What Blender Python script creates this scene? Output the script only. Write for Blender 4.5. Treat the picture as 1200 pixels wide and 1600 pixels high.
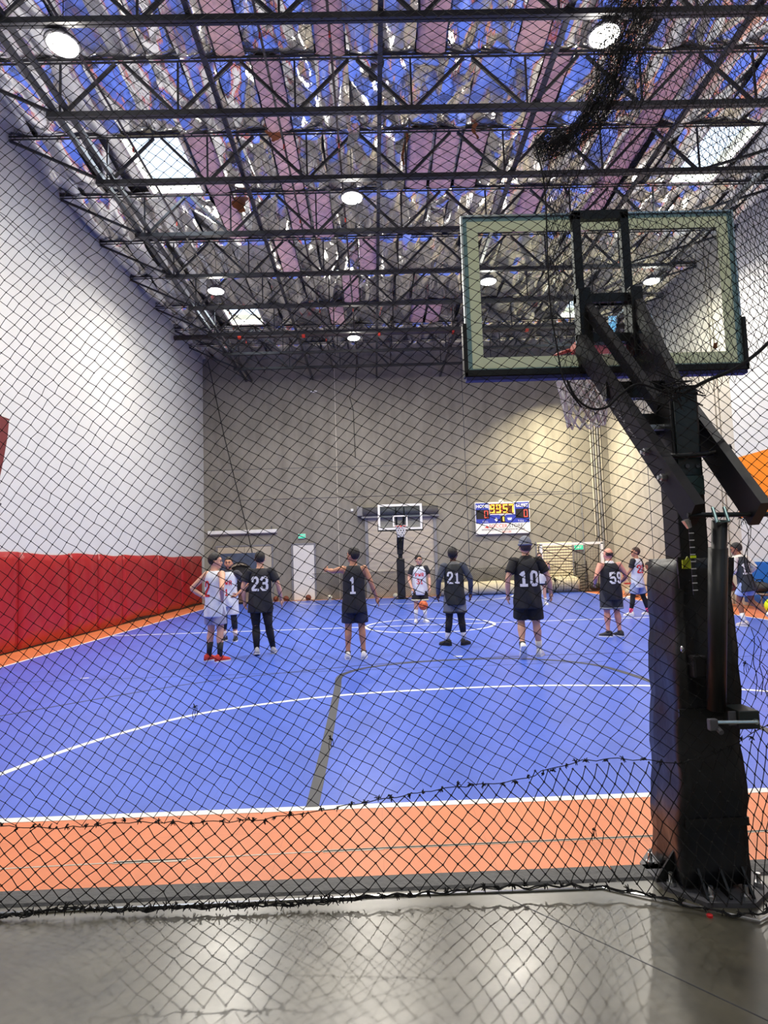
import bpy, bmesh, math, random
import numpy as np
from mathutils import Vector, Matrix
from mathutils.bvhtree import BVHTree
random.seed(7); rng = np.random.default_rng(11)
SC = bpy.context.scene
C = SC.collection
for o in list(bpy.data.objects): bpy.data.objects.remove(o)

# ------------------------------------------------------------------ camera
FPX, PITCH, YAW, ROLL, EYE = 950.1, .0789, .0184, .0327, 1.6936
cp, sp, cy, sy, cr, sr = math.cos(PITCH), math.sin(PITCH), math.cos(YAW), math.sin(YAW), math.cos(ROLL), math.sin(ROLL)
_F = Vector((sy*cp, cy*cp, sp)); _R = Vector((cy, -sy, 0)); _U = _R.cross(_F)
_R, _U = cr*_R - sr*_U, cr*_U + sr*_R
cam = bpy.data.cameras.new('camera'); camo = bpy.data.objects.new('camera', cam); C.objects.link(camo)
mw = Matrix((( _R.x, _U.x, -_F.x, 0), (_R.y, _U.y, -_F.y, 0), (_R.z, _U.z, -_F.z, EYE), (0, 0, 0, 1)))
camo.matrix_world = mw
cam.sensor_fit = 'HORIZONTAL'; cam.sensor_width = 36; cam.lens = FPX/1200*36
cam.clip_start = .05; cam.clip_end = 200
SC.camera = camo
# ------------------------------------------------------------------ world, exposure
w = bpy.data.worlds.new('world'); SC.world = w; w.use_nodes = True
w.node_tree.nodes['Background'].inputs[0].default_value = (.55, .72, 1, 1)
w.node_tree.nodes['Background'].inputs[1].default_value = 1.0
SC.view_settings.view_transform = 'Standard'; SC.view_settings.look = 'None'
SC.view_settings.gamma = 1; SC.view_settings.use_curve_mapping = False
SC.view_settings.exposure = -1.2
SC.cycles.max_bounces = 6; SC.cycles.diffuse_bounces = 4; SC.cycles.glossy_bounces = 3
SC.cycles.transparent_max_bounces = 12; SC.cycles.sample_clamp_indirect = 6
SC.cycles.use_adaptive_sampling = True; SC.cycles.adaptive_threshold = .02; SC.cycles.use_denoising = True
try: SC.cycles.denoiser = 'OPENIMAGEDENOISE'
except Exception: pass
SC.cycles.caustics_reflective = False; SC.cycles.caustics_refractive = False

LAMPS = [(-4.63, 9.0), (3.92, 9.0), (-.25, 13.2), (-4.5, 17.75), (3.67, 17.55), (8.72, 17.8), (-.5, 21.9),
         (8.4, 4.8), (-.4, 4.6), (-.4, -4.2)]  # this row: unseen lamps added to light the near floor
LAMP_W = 850; CEIL_FILL_W = 190
LAMP_COL = (1.0, .94, .83)
def area(name, loc, rot, size, power, col, shape='DISK', size_y=None, spread=None):
    l = bpy.data.lights.new(name, 'AREA'); l.shape = shape; l.size = size; l.energy = power; l.color = col
    if size_y: l.size_y = size_y
    if spread: l.spread = spread
    o = bpy.data.objects.new(name, l); C.objects.link(o); o.location = loc; o.rotation_euler = rot
    return o
WX0, WX1, WYF, WYR, ZC = -7.65, 10.95, 27.6, -9.0, 11.12
SKYL = [(-5.3, -4.0, 12.7, 14.75), (7.8, 8.95, 12.7, 14.75), (-5.3, -4.0, 21.62, 23.3), (7.6, 8.75, 21.62, 23.4),
        (-5.3, -4.0, 4.2, 6.2), (7.8, 8.95, 4.2, 6.2), (-5.3, -4.0, -4.5, -2.5), (7.8, 8.95, -4.5, -2.5)]
SKY_W = 150
for k, (a, b, c, d) in enumerate(SKYL):
    area('skylight_daylight', ((a+b)/2, (c+d)/2, ZC+.16), (0, 0, 0), b-a-.1, SKY_W, (.8, .9, 1), 'RECTANGLE', d-c-.1)

# ------------------------------------------------------------------ materials
def new_mat(name):
    m = bpy.data.materials.new(name); m.use_nodes = True
    return m, m.node_tree.nodes, m.node_tree.links, m.node_tree.nodes['Principled BSDF']
def mat(name, col, rough=.5, metal=0.0, var=.08, scale=6.0, bump=0.0, bscale=None, spec=.5, stretch=None, coat=0.0, detail=3):
    m, N, L, b = new_mat(name)
    tc = N.new('ShaderNodeTexCoord'); src = tc.outputs['Object']
    if stretch:
        mp = N.new('ShaderNodeMapping'); mp.inputs['Scale'].default_value = stretch; L.new(src, mp.inputs[0]); src = mp.outputs[0]
    nz = N.new('ShaderNodeTexNoise'); nz.inputs['Scale'].default_value = scale; nz.inputs['Detail'].default_value = detail
    L.new(src, nz.inputs['Vector'])
    rp = N.new('ShaderNodeValToRGB'); L.new(nz.outputs[0], rp.inputs[0])
    rp.color_ramp.elements[0].position = .3; rp.color_ramp.elements[1].position = .72
    rp.color_ramp.elements[0].color = tuple(max(0, c*(1-var)) for c in col)+(1,)
    rp.color_ramp.elements[1].color = tuple(min(1, c*(1+var)) for c in col)+(1,)
    L.new(rp.outputs[0], b.inputs['Base Color'])
    b.inputs['Roughness'].default_value = rough; b.inputs['Metallic'].default_value = metal
    b.inputs['Specular IOR Level'].default_value = spec; b.inputs['Coat Weight'].default_value = coat
    if bump:
        n2 = N.new('ShaderNodeTexNoise'); n2.inputs['Scale'].default_value = bscale or scale*4; n2.inputs['Detail'].default_value = 4
        L.new(src, n2.inputs['Vector'])
        bp = N.new('ShaderNodeBump'); bp.inputs['Strength'].default_value = bump; bp.inputs['Distance'].default_value = .02
        L.new(n2.outputs[0], bp.inputs['Height']); L.new(bp.outputs[0], b.inputs['Normal'])
    return m
def emis(name, col, strength):
    m, N, L, b = new_mat(name)
    b.inputs['Base Color'].default_value = (*col, 1); b.inputs['Emission Color'].default_value = (*col, 1)
    b.inputs['Emission Strength'].default_value = strength; b.inputs['Roughness'].default_value = .4
    return m
def clear_glass(name, tint, refl=1.45, haze=0.0):
    m, N, L, b = new_mat(name)
    tr = N.new('ShaderNodeBsdfTransparent'); tr.inputs[0].default_value = (*tint, 1)
    gl = N.new('ShaderNodeBsdfGlossy'); gl.inputs['Roughness'].default_value = .02
    fr = N.new('ShaderNodeFresnel'); fr.inputs[0].default_value = refl
    mx = N.new('ShaderNodeMixShader'); L.new(fr.outputs[0], mx.inputs[0]); L.new(tr.outputs[0], mx.inputs[1]); L.new(gl.outputs[0], mx.inputs[2])
    L.new(mx.outputs[0], N['Material Output'].inputs[0])
    return m
def lin(r, g, b):
    f = lambda c: (c/255/12.92) if c/255 <= .04045 else ((c/255+.055)/1.055)**2.4
    return (f(r), f(g), f(b))

# concrete walls with form-panel blotches and streaks
def concrete(name, c0, c1, rough=.8):
    m, N, L, b = new_mat(name)
    tc = N.new('ShaderNodeTexCoord')
    n1 = N.new('ShaderNodeTexNoise'); n1.inputs['Scale'].default_value = .55; n1.inputs['Detail'].default_value = 7; n1.inputs['Roughness'].default_value = .62
    L.new(tc.outputs['Object'], n1.inputs['Vector'])
    mp = N.new('ShaderNodeMapping'); mp.inputs['Scale'].default_value = (1.6, 1.6, .18); L.new(tc.outputs['Object'], mp.inputs[0])
    n2 = N.new('ShaderNodeTexNoise'); n2.inputs['Scale'].default_value = 1.2; n2.inputs['Detail'].default_value = 5; L.new(mp.outputs[0], n2.inputs['Vector'])
    mx = N.new('ShaderNodeMath'); mx.operation = 'ADD'; L.new(n1.outputs[0], mx.inputs[0]); L.new(n2.outputs[0], mx.inputs[1])
    hf = N.new('ShaderNodeMath'); hf.operation = 'MULTIPLY'; hf.inputs[1].default_value = .5; L.new(mx.outputs[0], hf.inputs[0])
    rp = N.new('ShaderNodeValToRGB'); rp.color_ramp.elements[0].position = .36; rp.color_ramp.elements[1].position = .64
    rp.color_ramp.elements[0].color = (*c0, 1); rp.color_ramp.elements[1].color = (*c1, 1)
    L.new(hf.outputs[0], rp.inputs[0]); L.new(rp.outputs[0], b.inputs['Base Color'])
    b.inputs['Roughness'].default_value = rough
    n3 = N.new('ShaderNodeTexNoise'); n3.inputs['Scale'].default_value = 14; n3.inputs['Detail'].default_value = 6; L.new(tc.outputs['Object'], n3.inputs['Vector'])
    bp = N.new('ShaderNodeBump'); bp.inputs['Strength'].default_value = .25; bp.inputs['Distance'].default_value = .02
    L.new(n3.outputs[0], bp.inputs['Height']); L.new(bp.outputs[0], b.inputs['Normal'])
    return m
m_conc = concrete('grey_concrete', lin(118, 114, 106), lin(150, 146, 136))
m_conc_r = concrete('pale_concrete', lin(176, 170, 156), lin(204, 198, 184))
m_white = mat('white_wall_paint', lin(204, 205, 203), .62, var=.03, scale=1.2, bump=.12, bscale=60)
m_orange_w = mat('orange_wall_paint', lin(240, 132, 20), .55, var=.05, scale=1.5)

def floor_concrete():
    m, N, L, b = new_mat('polished_concrete')
    tc = N.new('ShaderNodeTexCoord')
    n1 = N.new('ShaderNodeTexNoise'); n1.inputs['Scale'].default_value = 2.6; n1.inputs['Detail'].default_value = 10; n1.inputs['Roughness'].default_value = .65
    L.new(tc.outputs['Object'], n1.inputs['Vector'])
    rp = N.new('ShaderNodeValToRGB'); rp.color_ramp.elements[0].position = .32; rp.color_ramp.elements[1].position = .7
    rp.color_ramp.elements[0].color = (*lin(48, 46, 38), 1); rp.color_ramp.elements[1].color = (*lin(96, 92, 78), 1)
    L.new(n1.outputs[0], rp.inputs[0]); L.new(rp.outputs[0], b.inputs['Base Color'])
    n2 = N.new('ShaderNodeTexNoise'); n2.inputs['Scale'].default_value = 5; n2.inputs['Detail'].default_value = 6
    L.new(tc.outputs['Object'], n2.inputs['Vector'])
    mr = N.new('ShaderNodeMapRange'); mr.inputs[3].default_value = .24; mr.inputs[4].default_value = .36
    L.new(n2.outputs[0], mr.inputs[0]); L.new(mr.outputs[0], b.inputs['Roughness'])
    b.inputs['Specular IOR Level'].default_value = .5
    b.inputs['Coat Weight'].default_value = 1; b.inputs['Coat IOR'].default_value = 1.58; L.new(mr.outputs[0], b.inputs['Coat Roughness'])
    bp = N.new('ShaderNodeBump'); bp.inputs['Strength'].default_value = .05; bp.inputs['Distance'].default_value = .01
    L.new(n2.outputs[0], bp.inputs['Height']); L.new(bp.outputs[0], b.inputs['Normal'])
    return m
m_floor = floor_concrete()
def court_mat(name, c, rough, s=.5):
    m, N, L, b = new_mat(name)
    tc = N.new('ShaderNodeTexCoord')
    n1 = N.new('ShaderNodeTexNoise'); n1.inputs['Scale'].default_value = 2.2; n1.inputs['Detail'].default_value = 8
    mp = N.new('ShaderNodeMapping'); mp.inputs['Scale'].default_value = (1, .6, 1); L.new(tc.outputs['Object'], mp.inputs[0]); L.new(mp.outputs[0], n1.inputs['Vector'])
    rp = N.new('ShaderNodeValToRGB'); rp.color_ramp.elements[0].position = .3; rp.color_ramp.elements[1].position = .7
    rp.color_ramp.elements[0].color = (*[x*.88 for x in c], 1); rp.color_ramp.elements[1].color = (*[min(1, x*1.1) for x in c], 1)
    L.new(n1.outputs[0], rp.inputs[0])
    # moulded tile joints, a shade darker
    br = N.new('ShaderNodeTexBrick'); br.offset = 0; br.inputs['Scale'].default_value = 1
    br.inputs['Brick Width'].default_value = .305; br.inputs['Row Height'].default_value = .305; br.inputs['Mortar Size'].default_value = .0025
    L.new(tc.outputs['Object'], br.inputs['Vector'])
    mx = N.new('ShaderNodeMix'); mx.data_type = 'RGBA'; mx.blend_type = 'MULTIPLY'; mx.inputs[7].default_value = (.86, .86, .88, 1)
    L.new(br.outputs['Fac'], mx.inputs[0]); L.new(rp.outputs[0], mx.inputs[6]); L.new(mx.outputs[2], b.inputs['Base Color'])
    b.inputs['Roughness'].default_value = rough; b.inputs['Specular IOR Level'].default_value = s
    bp = N.new('ShaderNodeBump'); bp.inputs['Strength'].default_value = .08; bp.inputs['Distance'].default_value = .003
    n3 = N.new('ShaderNodeTexNoise'); n3.inputs['Scale'].default_value = 90; L.new(tc.outputs['Object'], n3.inputs['Vector'])
    L.new(n3.outputs[0], bp.inputs['Height']); L.new(bp.outputs[0], b.inputs['Normal'])
    return m
m_blue = court_mat('blue_court_tile', lin(74, 104, 208), .32)
m_orng = court_mat('orange_court_tile', lin(218, 126, 80), .4)
m_line = mat('white_line_paint', (.82, .82, .8), .45, var=.04)
m_bline = mat('dark_line_paint', lin(52, 54, 62), .45, var=.1)
m_rubber = mat('dark_rubber_edge', lin(64, 64, 66), .55, var=.25, scale=9, bump=.3, bscale=40)
m_tape = mat('grey_tape', lin(190, 182, 170), .45, var=.15, scale=20)
m_red = mat('red_vinyl', lin(156, 20, 22), .36, var=.10, scale=2.0, bump=.12, bscale=4)
m_bluepad = mat('blue_vinyl', lin(20, 96, 178), .42, var=.08, scale=3, bump=.1, bscale=5)
m_steel = mat('black_painted_steel', lin(44, 45, 50), .42, metal=.2, var=.2, scale=5)
m_blk = mat('black_gloss_steel', lin(11, 12, 14), .45, var=.2, scale=5)
m_armgrey = mat('charcoal_arm_paint', lin(34, 33, 37), .6, var=.15, scale=8, spec=.3)
m_vinyl = mat('black_vinyl_pad', lin(19, 20, 25), .36, var=.25, scale=3, bump=.35, bscale=7)
m_twine = mat('black_twine', lin(16, 16, 18), .85, var=.3, scale=40)
m_silver = mat('zinc_plated_steel', (.62, .64, .66), .28, metal=1, var=.1, scale=30)
m_alu = mat('aluminium_frame', (.55, .62, .62), .35, metal=.9, var=.06)
m_whitep = mat('white_powder_coat', (.82, .82, .8), .4, var=.04)
m_cream = mat('cream_painted_band', lin(205, 210, 186), .5, var=.05, scale=8)
m_edge = mat('teal_edge_glass', lin(168, 190, 190), .2, var=.05)
for m_, tc_ in ((m_cream, lin(246, 248, 226)), (m_edge, lin(178, 200, 200))):                                       # paint on glass lets the court light glow through
    N_, L_ = m_.node_tree.nodes, m_.node_tree.links; tl_ = N_.new('ShaderNodeBsdfTranslucent'); tl_.inputs[0].default_value = (*tc_, 1)
    mx_ = N_.new('ShaderNodeMixShader'); mx_.inputs[0].default_value = .85; L_.new(N_['Principled BSDF'].outputs[0], mx_.inputs[1]); L_.new(tl_.outputs[0], mx_.inputs[2]); L_.new(mx_.outputs[0], N_['Material Output'].inputs[0])
m_rim = mat('orange_rim_paint', lin(214, 62, 34), .4, var=.1)
m_cord = mat('white_cord', (.75, .75, .75), .8, var=.1, scale=40)
m_beige = mat('beige_paint', lin(186, 176, 160), .55, var=.06, scale=2)
m_doorw = mat('off_white_door', lin(222, 220, 214), .5, var=.04, scale=2)
m_greyp = mat('grey_metal', lin(132, 132, 136), .5, var=.1, scale=3, metal=.2)
m_dgrey = mat('dark_grey_metal', lin(84, 84, 90), .5, var=.1, scale=3)
m_pink = mat('pink_fibreglass', lin(236, 196, 190), .95, var=.2, scale=7, bump=.9, bscale=26)
m_kraft = mat('kraft_paper', lin(150, 92, 58), .8, var=.2, scale=8)
def foil_mat(name, rough, c):
    m, N, L, b = new_mat(name)
    tc = N.new('ShaderNodeTexCoord'); oi = N.new('ShaderNodeObjectInfo')
    ad = N.new('ShaderNodeVectorMath'); ad.operation = 'ADD'; L.new(tc.outputs['Object'], ad.inputs[0])
    ml = N.new('ShaderNodeMath'); ml.operation = 'MULTIPLY'; ml.inputs[1].default_value = 37; L.new(oi.outputs['Random'], ml.inputs[0])
    L.new(ml.outputs[0], ad.inputs[1])
    vo = N.new('ShaderNodeTexVoronoi'); vo.inputs['Scale'].default_value = 3.2; vo.feature = 'F1'
    mp = N.new('ShaderNodeMapping'); mp.inputs['Scale'].default_value = (1.7, .55, 1); L.new(ad.outputs[0], mp.inputs[0])
    n0 = N.new('ShaderNodeTexNoise'); n0.inputs['Scale'].default_value = 3; n0.inputs['Detail'].default_value = 3; L.new(mp.outputs[0], n0.inputs['Vector'])
    mxv = N.new('ShaderNodeMix'); mxv.data_type = 'RGBA'; mxv.inputs[0].default_value = .35
    L.new(mp.outputs[0], mxv.inputs[6]); L.new(n0.outputs['Color'], mxv.inputs[7]); L.new(mxv.outputs[2], vo.inputs['Vector'])
    n1 = N.new('ShaderNodeTexNoise'); n1.inputs['Scale'].default_value = 4; n1.inputs['Detail'].default_value = 3; n1.inputs['Roughness'].default_value = .5
    L.new(mp.outputs[0], n1.inputs['Vector'])
    sm = N.new('ShaderNodeMath'); sm.operation = 'ADD'; L.new(vo.outputs['Distance'], sm.inputs[0]); L.new(n1.outputs[0], sm.inputs[1])
    bp = N.new('ShaderNodeBump'); bp.inputs['Strength'].default_value = .2; bp.inputs['Distance'].default_value = .06
    L.new(sm.outputs[0], bp.inputs['Height']); L.new(bp.outputs[0], b.inputs['Normal'])
    b.inputs['Base Color'].default_value = (*c, 1); b.inputs['Metallic'].default_value = .95; b.inputs['Roughness'].default_value = rough
    return m
m_foil = foil_mat('crinkled_foil', .15, (.93, .93, .94))
m_foil2 = foil_mat('dull_foil', .24, (.74, .74, .77))

# ------------------------------------------------------------------ mesh helpers
class MB:
    def __init__(s): s.v = []; s.f = []
    def add(s, vs, fs):
        o = len(s.v); s.v += [tuple(map(float, p)) for p in vs]; s.f += [tuple(i+o for i in f) for f in fs]; return s
    def box(s, x0, x1, y0, y1, z0, z1):
        return s.add([(x0,y0,z0),(x1,y0,z0),(x1,y1,z0),(x0,y1,z0),(x0,y0,z1),(x1,y0,z1),(x1,y1,z1),(x0,y1,z1)],
                     [(0,3,2,1),(4,5,6,7),(0,1,5,4),(1,2,6,5),(2,3,7,6),(3,0,4,7)])
    def cbox(s, x0, x1, y0, y1, z0, z1, c=.01):          # box with chamfered vertical and horizontal edges
        bm = bmesh.new(); bmesh.ops.create_cube(bm, size=1)
        for v in bm.verts: v.co = ((x0+x1)/2+v.co.x*(x1-x0), (y0+y1)/2+v.co.y*(y1-y0), (z0+z1)/2+v.co.z*(z1-z0))
        bmesh.ops.bevel(bm, geom=bm.edges[:], offset=c, segments=2, affect='EDGES', profile=.6)
        bm.verts.index_update(); s.add([v.co[:] for v in bm.verts], [[v.index for v in f.verts] for f in bm.faces]); bm.free(); return s
    def beam(s, p, q, wd, ht, up=(0,0,1)):
        p, q = Vector(p), Vector(q); d = (q-p).normalized(); u = Vector(up)
        if abs(d.dot(u)) > .98: u = Vector((0,1,0))
        sd = d.cross(u).normalized(); u = sd.cross(d)
        a, b = sd*wd/2, u*ht/2
        return s.add([p-a-b, p+a-b, p+a+b, p-a+b, q-a-b, q+a-b, q+a+b, q-a+b],
                     [(0,1,2,3),(7,6,5,4),(0,4,5,1),(1,5,6,2),(2,6,7,3),(3,7,4,0)])
    def tube(s, path, r, n=10, cap=True, sq=None):
        P = [Vector(p) for p in path]; k = len(P); R = r if hasattr(r, '__len__') else [r]*k
        vs = []; fs = []; prev = None
        for i in range(k):
            t = (P[min(i+1,k-1)]-P[max(i-1,0)])
            t = t.normalized() if t.length > 1e-9 else Vector((0,0,1))
            if prev is None:
                ref = Vector((0,1,0)) if abs(t.y) < .9 else Vector((1,0,0)); a = t.cross(ref).normalized()
            else:
                a = prev - t*prev.dot(t); a.normalize()
            prev = a; b = t.cross(a)
            rr = R[i]; ra, rb = rr if hasattr(rr, '__len__') else (rr, rr)
            for j in range(n):
                th = 2*math.pi*j/n; vs.append(P[i]+a*ra*math.cos(th)+b*rb*math.sin(th))
        for i in range(k-1):
            for j in range(n):
                fs.append((i*n+j, i*n+(j+1)%n, (i+1)*n+(j+1)%n, (i+1)*n+j))
        if cap: fs.append(tuple(range(n))[::-1]); fs.append(tuple((k-1)*n+j for j in range(n)))
        return s.add(vs, fs)
    def rings(s, rs, cap=True):                            # rs: list of equal-length point loops
        n = len(rs[0]); vs = [p for r in rs for p in r]; fs = []
        for i in range(len(rs)-1):
            for j in range(n): fs.append((i*n+j, i*n+(j+1)%n, (i+1)*n+(j+1)%n, (i+1)*n+j))
        if cap: fs.append(tuple(range(n))[::-1]); fs.append(tuple((len(rs)-1)*n+j for j in range(n)))
        return s.add(vs, fs)
    def ell(s, c, r, nu=16, nv=10, M=None):
        vs = [(0,0,-1)]; fs = []
        for i in range(1, nv):
            ph = -math.pi/2+math.pi*i/nv
            for j in range(nu):
                th = 2*math.pi*j/nu; vs.append((math.cos(ph)*math.cos(th), math.cos(ph)*math.sin(th), math.sin(ph)))
        vs.append((0,0,1)); top = len(vs)-1
        for j in range(nu): fs.append((0, 1+(j+1)%nu, 1+j))
        for i in range(nv-2):
            for j in range(nu): fs.append((1+i*nu+j, 1+i*nu+(j+1)%nu, 1+(i+1)*nu+(j+1)%nu, 1+(i+1)*nu+j))
        for j in range(nu): fs.append((1+(nv-2)*nu+j, 1+(nv-2)*nu+(j+1)%nu, top))
        out = []
        for p in vs:
            q = Vector((p[0]*r[0], p[1]*r[1], p[2]*r[2]))
            if M is not None: q = M @ q
            out.append(q+Vector(c))
        return s.add(out, fs)
    def prism(s, poly, axis, a0, a1):                      # poly in the other two axes, extruded along axis
        n = len(poly)
        def mk(p, a): return {'x': (a, p[0], p[1]), 'y': (p[0], a, p[1]), 'z': (p[0], p[1], a)}[axis]
        vs = [mk(p, a0) for p in poly]+[mk(p, a1) for p in poly]
        return s.add(vs, [tuple(range(n)), tuple(range(n, 2*n))[::-1]]+[(i, i+n, (i+1)%n+n, (i+1)%n) for i in range(n)])
    def lathe(s, prof, c, n=24, axis='z'):
        rs = []
        for r, h in prof:
            rs.append([(c[0]+r*math.cos(2*math.pi*j/n), c[1]+r*math.sin(2*math.pi*j/n), c[2]+h) if axis == 'z' else
                       (c[0]+r*math.cos(2*math.pi*j/n), c[1]+h, c[2]+r*math.sin(2*math.pi*j/n)) for j in range(n)])
        return s.rings(rs)
    def torus(s, c, R, r, n=32, m=8, M=None):
        vs = []; fs = []
        for i in range(n):
            a = 2*math.pi*i/n
            for j in range(m):
                b = 2*math.pi*j/m; p = Vector(((R+r*math.cos(b))*math.cos(a), (R+r*math.cos(b))*math.sin(a), r*math.sin(b)))
                if M is not None: p = M @ p
                vs.append(p+Vector(c))
        for i in range(n):
            for j in range(m): fs.append((i*m+j, ((i+1)%n)*m+j, ((i+1)%n)*m+(j+1)%m, i*m+(j+1)%m))
        return s.add(vs, fs)
    def mesh(s, name, smooth=False):
        me = bpy.data.meshes.new(name); me.from_pydata(s.v, [], s.f); me.validate()
        bm = bmesh.new(); bm.from_mesh(me); bmesh.ops.recalc_face_normals(bm, faces=bm.faces); bm.to_mesh(me); bm.free()
        if smooth: me.shade_smooth()
        return me
    def build(s, name, m, parent=None, smooth=False, **kw):
        return ob(name, s.mesh(name, smooth), m, parent, **kw)
def ob(name, me, m=None, parent=None, label=None, cat=None, group=None, kind=None):
    o = bpy.data.objects.new(name, me); C.objects.link(o)
    if m is not None and me is not None: me.materials.clear(); me.materials.append(m)
    if parent is not None: o.parent = parent
    tag(o, label, cat, group, kind)
    return o
def tag(o, label=None, cat=None, group=None, kind=None):
    if label: o['label'] = label
    if cat: o['category'] = cat
    if group: o['group'] = group
    if kind: o['kind'] = kind
    return o
def thing(name, label, cat, loc=(0,0,0), rz=0, group=None):
    o = bpy.data.objects.new(name, None); C.objects.link(o); o.location = loc; o.rotation_euler = (0,0,rz)
    o.empty_display_size = .1
    return tag(o, label, cat, group)
def copy_tree(o, parent=None):
    c = o.copy(); C.objects.link(c)
    if parent is not None: c.parent = parent
    for ch in list(o.children): copy_tree(ch, c)
    return c
def text(name, body, size, loc, m, parent=None, rot=(math.pi/2, 0, 0), align='CENTER', ext=.003, sx=1.0, bold=0.0):
    cu = bpy.data.curves.new(name, 'FONT'); cu.body = body; cu.size = size; cu.align_x = align; cu.align_y = 'CENTER'; cu.extrude = ext; cu.offset = bold
    cu.resolution_u = 3
    tmp = bpy.data.objects.new('tmp', cu); C.objects.link(tmp); me = bpy.data.meshes.new_from_object(tmp.evaluated_get(bpy.context.evaluated_depsgraph_get())); bpy.data.objects.remove(tmp)
    me.materials.clear(); me.materials.append(m); o = bpy.data.objects.new(name, me); C.objects.link(o); o.location = loc; o.rotation_euler = rot; o.scale = (sx, 1, 1)
    if parent is not None: o.parent = parent
    return o
# ------------------------------------------------------------------ floor and court
ST = dict(kind='structure')
TZ = .015                                                   # top of the court tiles above the concrete
MB().box(WX0-.3, WX1+.3, WYR-.3, WYF+.3, -.2, 0).build('floor', m_floor, label='polished grey concrete floor in front of the net', **ST)
BX0, BX1, BY0, BY1 = -6.70, 9.13, 4.30, 27.15
OY0 = 3.36
court = MB().box(BX0, BX1, BY0, BY1, .001, TZ).build('floor_court', m_blue, label='blue tiled sports court', **ST)
MB().box(WX0+.01, WX1-.01, OY0, BY0, .001, TZ).build('floor_border_near', m_orng, label='orange tiled border in front of the blue court', **ST)
MB().box(WX0+.01, BX0, BY0, WYF-.01, .001, TZ).build('floor_border_left', m_orng, label='orange tiled border along the red mats', **ST)
MB().box(BX1, WX1-.01, BY0, WYF-.01, .001, TZ).build('floor_border_right', m_orng, label='orange tiled border along the right wall', **ST)
MB().box(BX0, BX1, BY1, WYF-.01, .001, TZ).build('floor_border_far', m_orng, label='thin orange tiled border along the far wall', **ST)
# ramped rubber edge, slightly proud of the tiles, in three lengths
e = MB()
for a, b in ((WX0+.02, -2.6), (-2.59, 1.2), (1.21, WX1-.02)):
    e.prism([(OY0-.10, 0), (OY0-.085, .012), (OY0-.03, .022), (OY0+.02, .022), (OY0+.02, 0)], 'x', a, b)
e.build('trim_1', m_rubber, label='dark rubber ramp edge of the court', **ST)
def ribbon(name, pts, wd, m, closed=False, z=TZ, h=.002, lab=None):
    P = [Vector((*p, 0)) for p in pts]; n = len(P); L = []; R = []
    for i in range(n):
        if closed: t = P[(i+1)%n]-P[i-1]
        else: t = P[min(i+1, n-1)]-P[max(i-1, 0)]
        nn = Vector((-t.y, t.x, 0)).normalized()*wd/2; L.append(P[i]+nn); R.append(P[i]-nn)
    vs = [(p.x, p.y, z+h) for p in L]+[(p.x, p.y, z+h) for p in R]+[(p.x, p.y, z-.001) for p in L]+[(p.x, p.y, z-.001) for p in R]
    fs = []
    for i in range(n if closed else n-1):
        j = (i+1)%n; fs += [(i, i+n, j+n, j), (i, j, j+2*n, i+2*n), (i+n, i+3*n, j+3*n, j+n)]
    return MB().add(vs, fs).build(name, m, court, label=lab)
def catmull(pts, k=8, closed=False):
    out = []; n = len(pts)
    for i in range(n if closed else n-1):
        g = lambda j: Vector((*pts[j % n], 0)) if closed else Vector((*pts[min(max(j, 0), n-1)], 0))
        p0, p1, p2, p3 = g(i-1), g(i), g(i+1), g(i+2)
        for q in range(k):
            t = q/k; v = .5*((2*p1)+(p2-p0)*t+(2*p0-5*p1+4*p2-p3)*t*t+(3*p1-p0-3*p2+p3)*t**3); out.append((v.x, v.y))
    if not closed: out.append(tuple(pts[-1]))
    return out
ribbon('boundary_line', [(BX0, BY0+.02), (BX1, BY0+.02)], .075, m_line)
ribbon('boundary_line', [(BX0, BY0), (BX0, BY1)], .06, m_line)
ribbon('boundary_line', [(BX1, BY0), (BX1, BY1)], .06, m_line)
ribbon('boundary_line', [(BX0, BY1), (BX1, BY1)], .06, m_line)
ribbon('halfway_line', [(BX0, 15.6), (BX1, 15.6)], .08, m_line, lab='white halfway line')
ribbon('centre_circle', [(1.35+1.62*math.cos(2*math.pi*k/64), 15.6+1.62*math.sin(2*math.pi*k/64)) for k in range(64)], .08, m_line, closed=True, z=TZ+.0006, lab='white centre circle')
arc = [(-3.42, 4.34), (-3.33, 4.8), (-3.18, 5.28), (-2.95, 5.88), (-2.6, 6.49), (-2.11, 7.07), (-1.47, 7.45), (-.42, 7.83), (.9, 7.98), (2.0, 7.97), (2.8, 7.84), (3.58, 7.66), (4.53, 7.21), (5.3, 6.5), (5.85, 5.7), (6.1, 4.9), (6.2, 4.34)]
ribbon('goal_area_arc', catmull(arc), .075, m_line, z=TZ+.0004, lab='white curved goal area line on the near half')
ribbon('goal_area_arc', catmull([(2.7-x, 31.3-y) for x, y in arc]), .075, m_line, z=TZ+.0004, lab='white curved goal area line on the far half')
key = [(-.48, 4.34), (-.5, 6.1), (-.54, 8.2), (-.56, 9.0), (-.44, 9.4), (-.1, 9.78), (.55, 10.06), (1.4, 10.17), (2.2, 10.1), (2.9, 9.72), (3.3, 9.2), (3.45, 8.6), (3.53, 7.9), (3.56, 6.5), (3.58, 4.34)]
ribbon('key_line', catmull(key), .09, m_bline, z=TZ+.0012, lab='dark outline of the key on the near half')
ribbon('three_point_line', catmull([(-5.3, 6.5), (-4.45, 7.38), (-2.67, 8.94), (-.9, 9.75), (.6, 10.15), (2.3, 10.3), (4, 10.3), (6, 10.2)]), .03, m_bline, z=TZ+.0008, lab='thin dark three point line on the near half')
ribbon('thin_seam', [(BX0, 9.55), (BX1, 9.55)], .012, m_bline, z=TZ)
ribbon('thin_seam', [(BX0, 21.4), (BX1, 21.4)], .012, m_bline, z=TZ)
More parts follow.
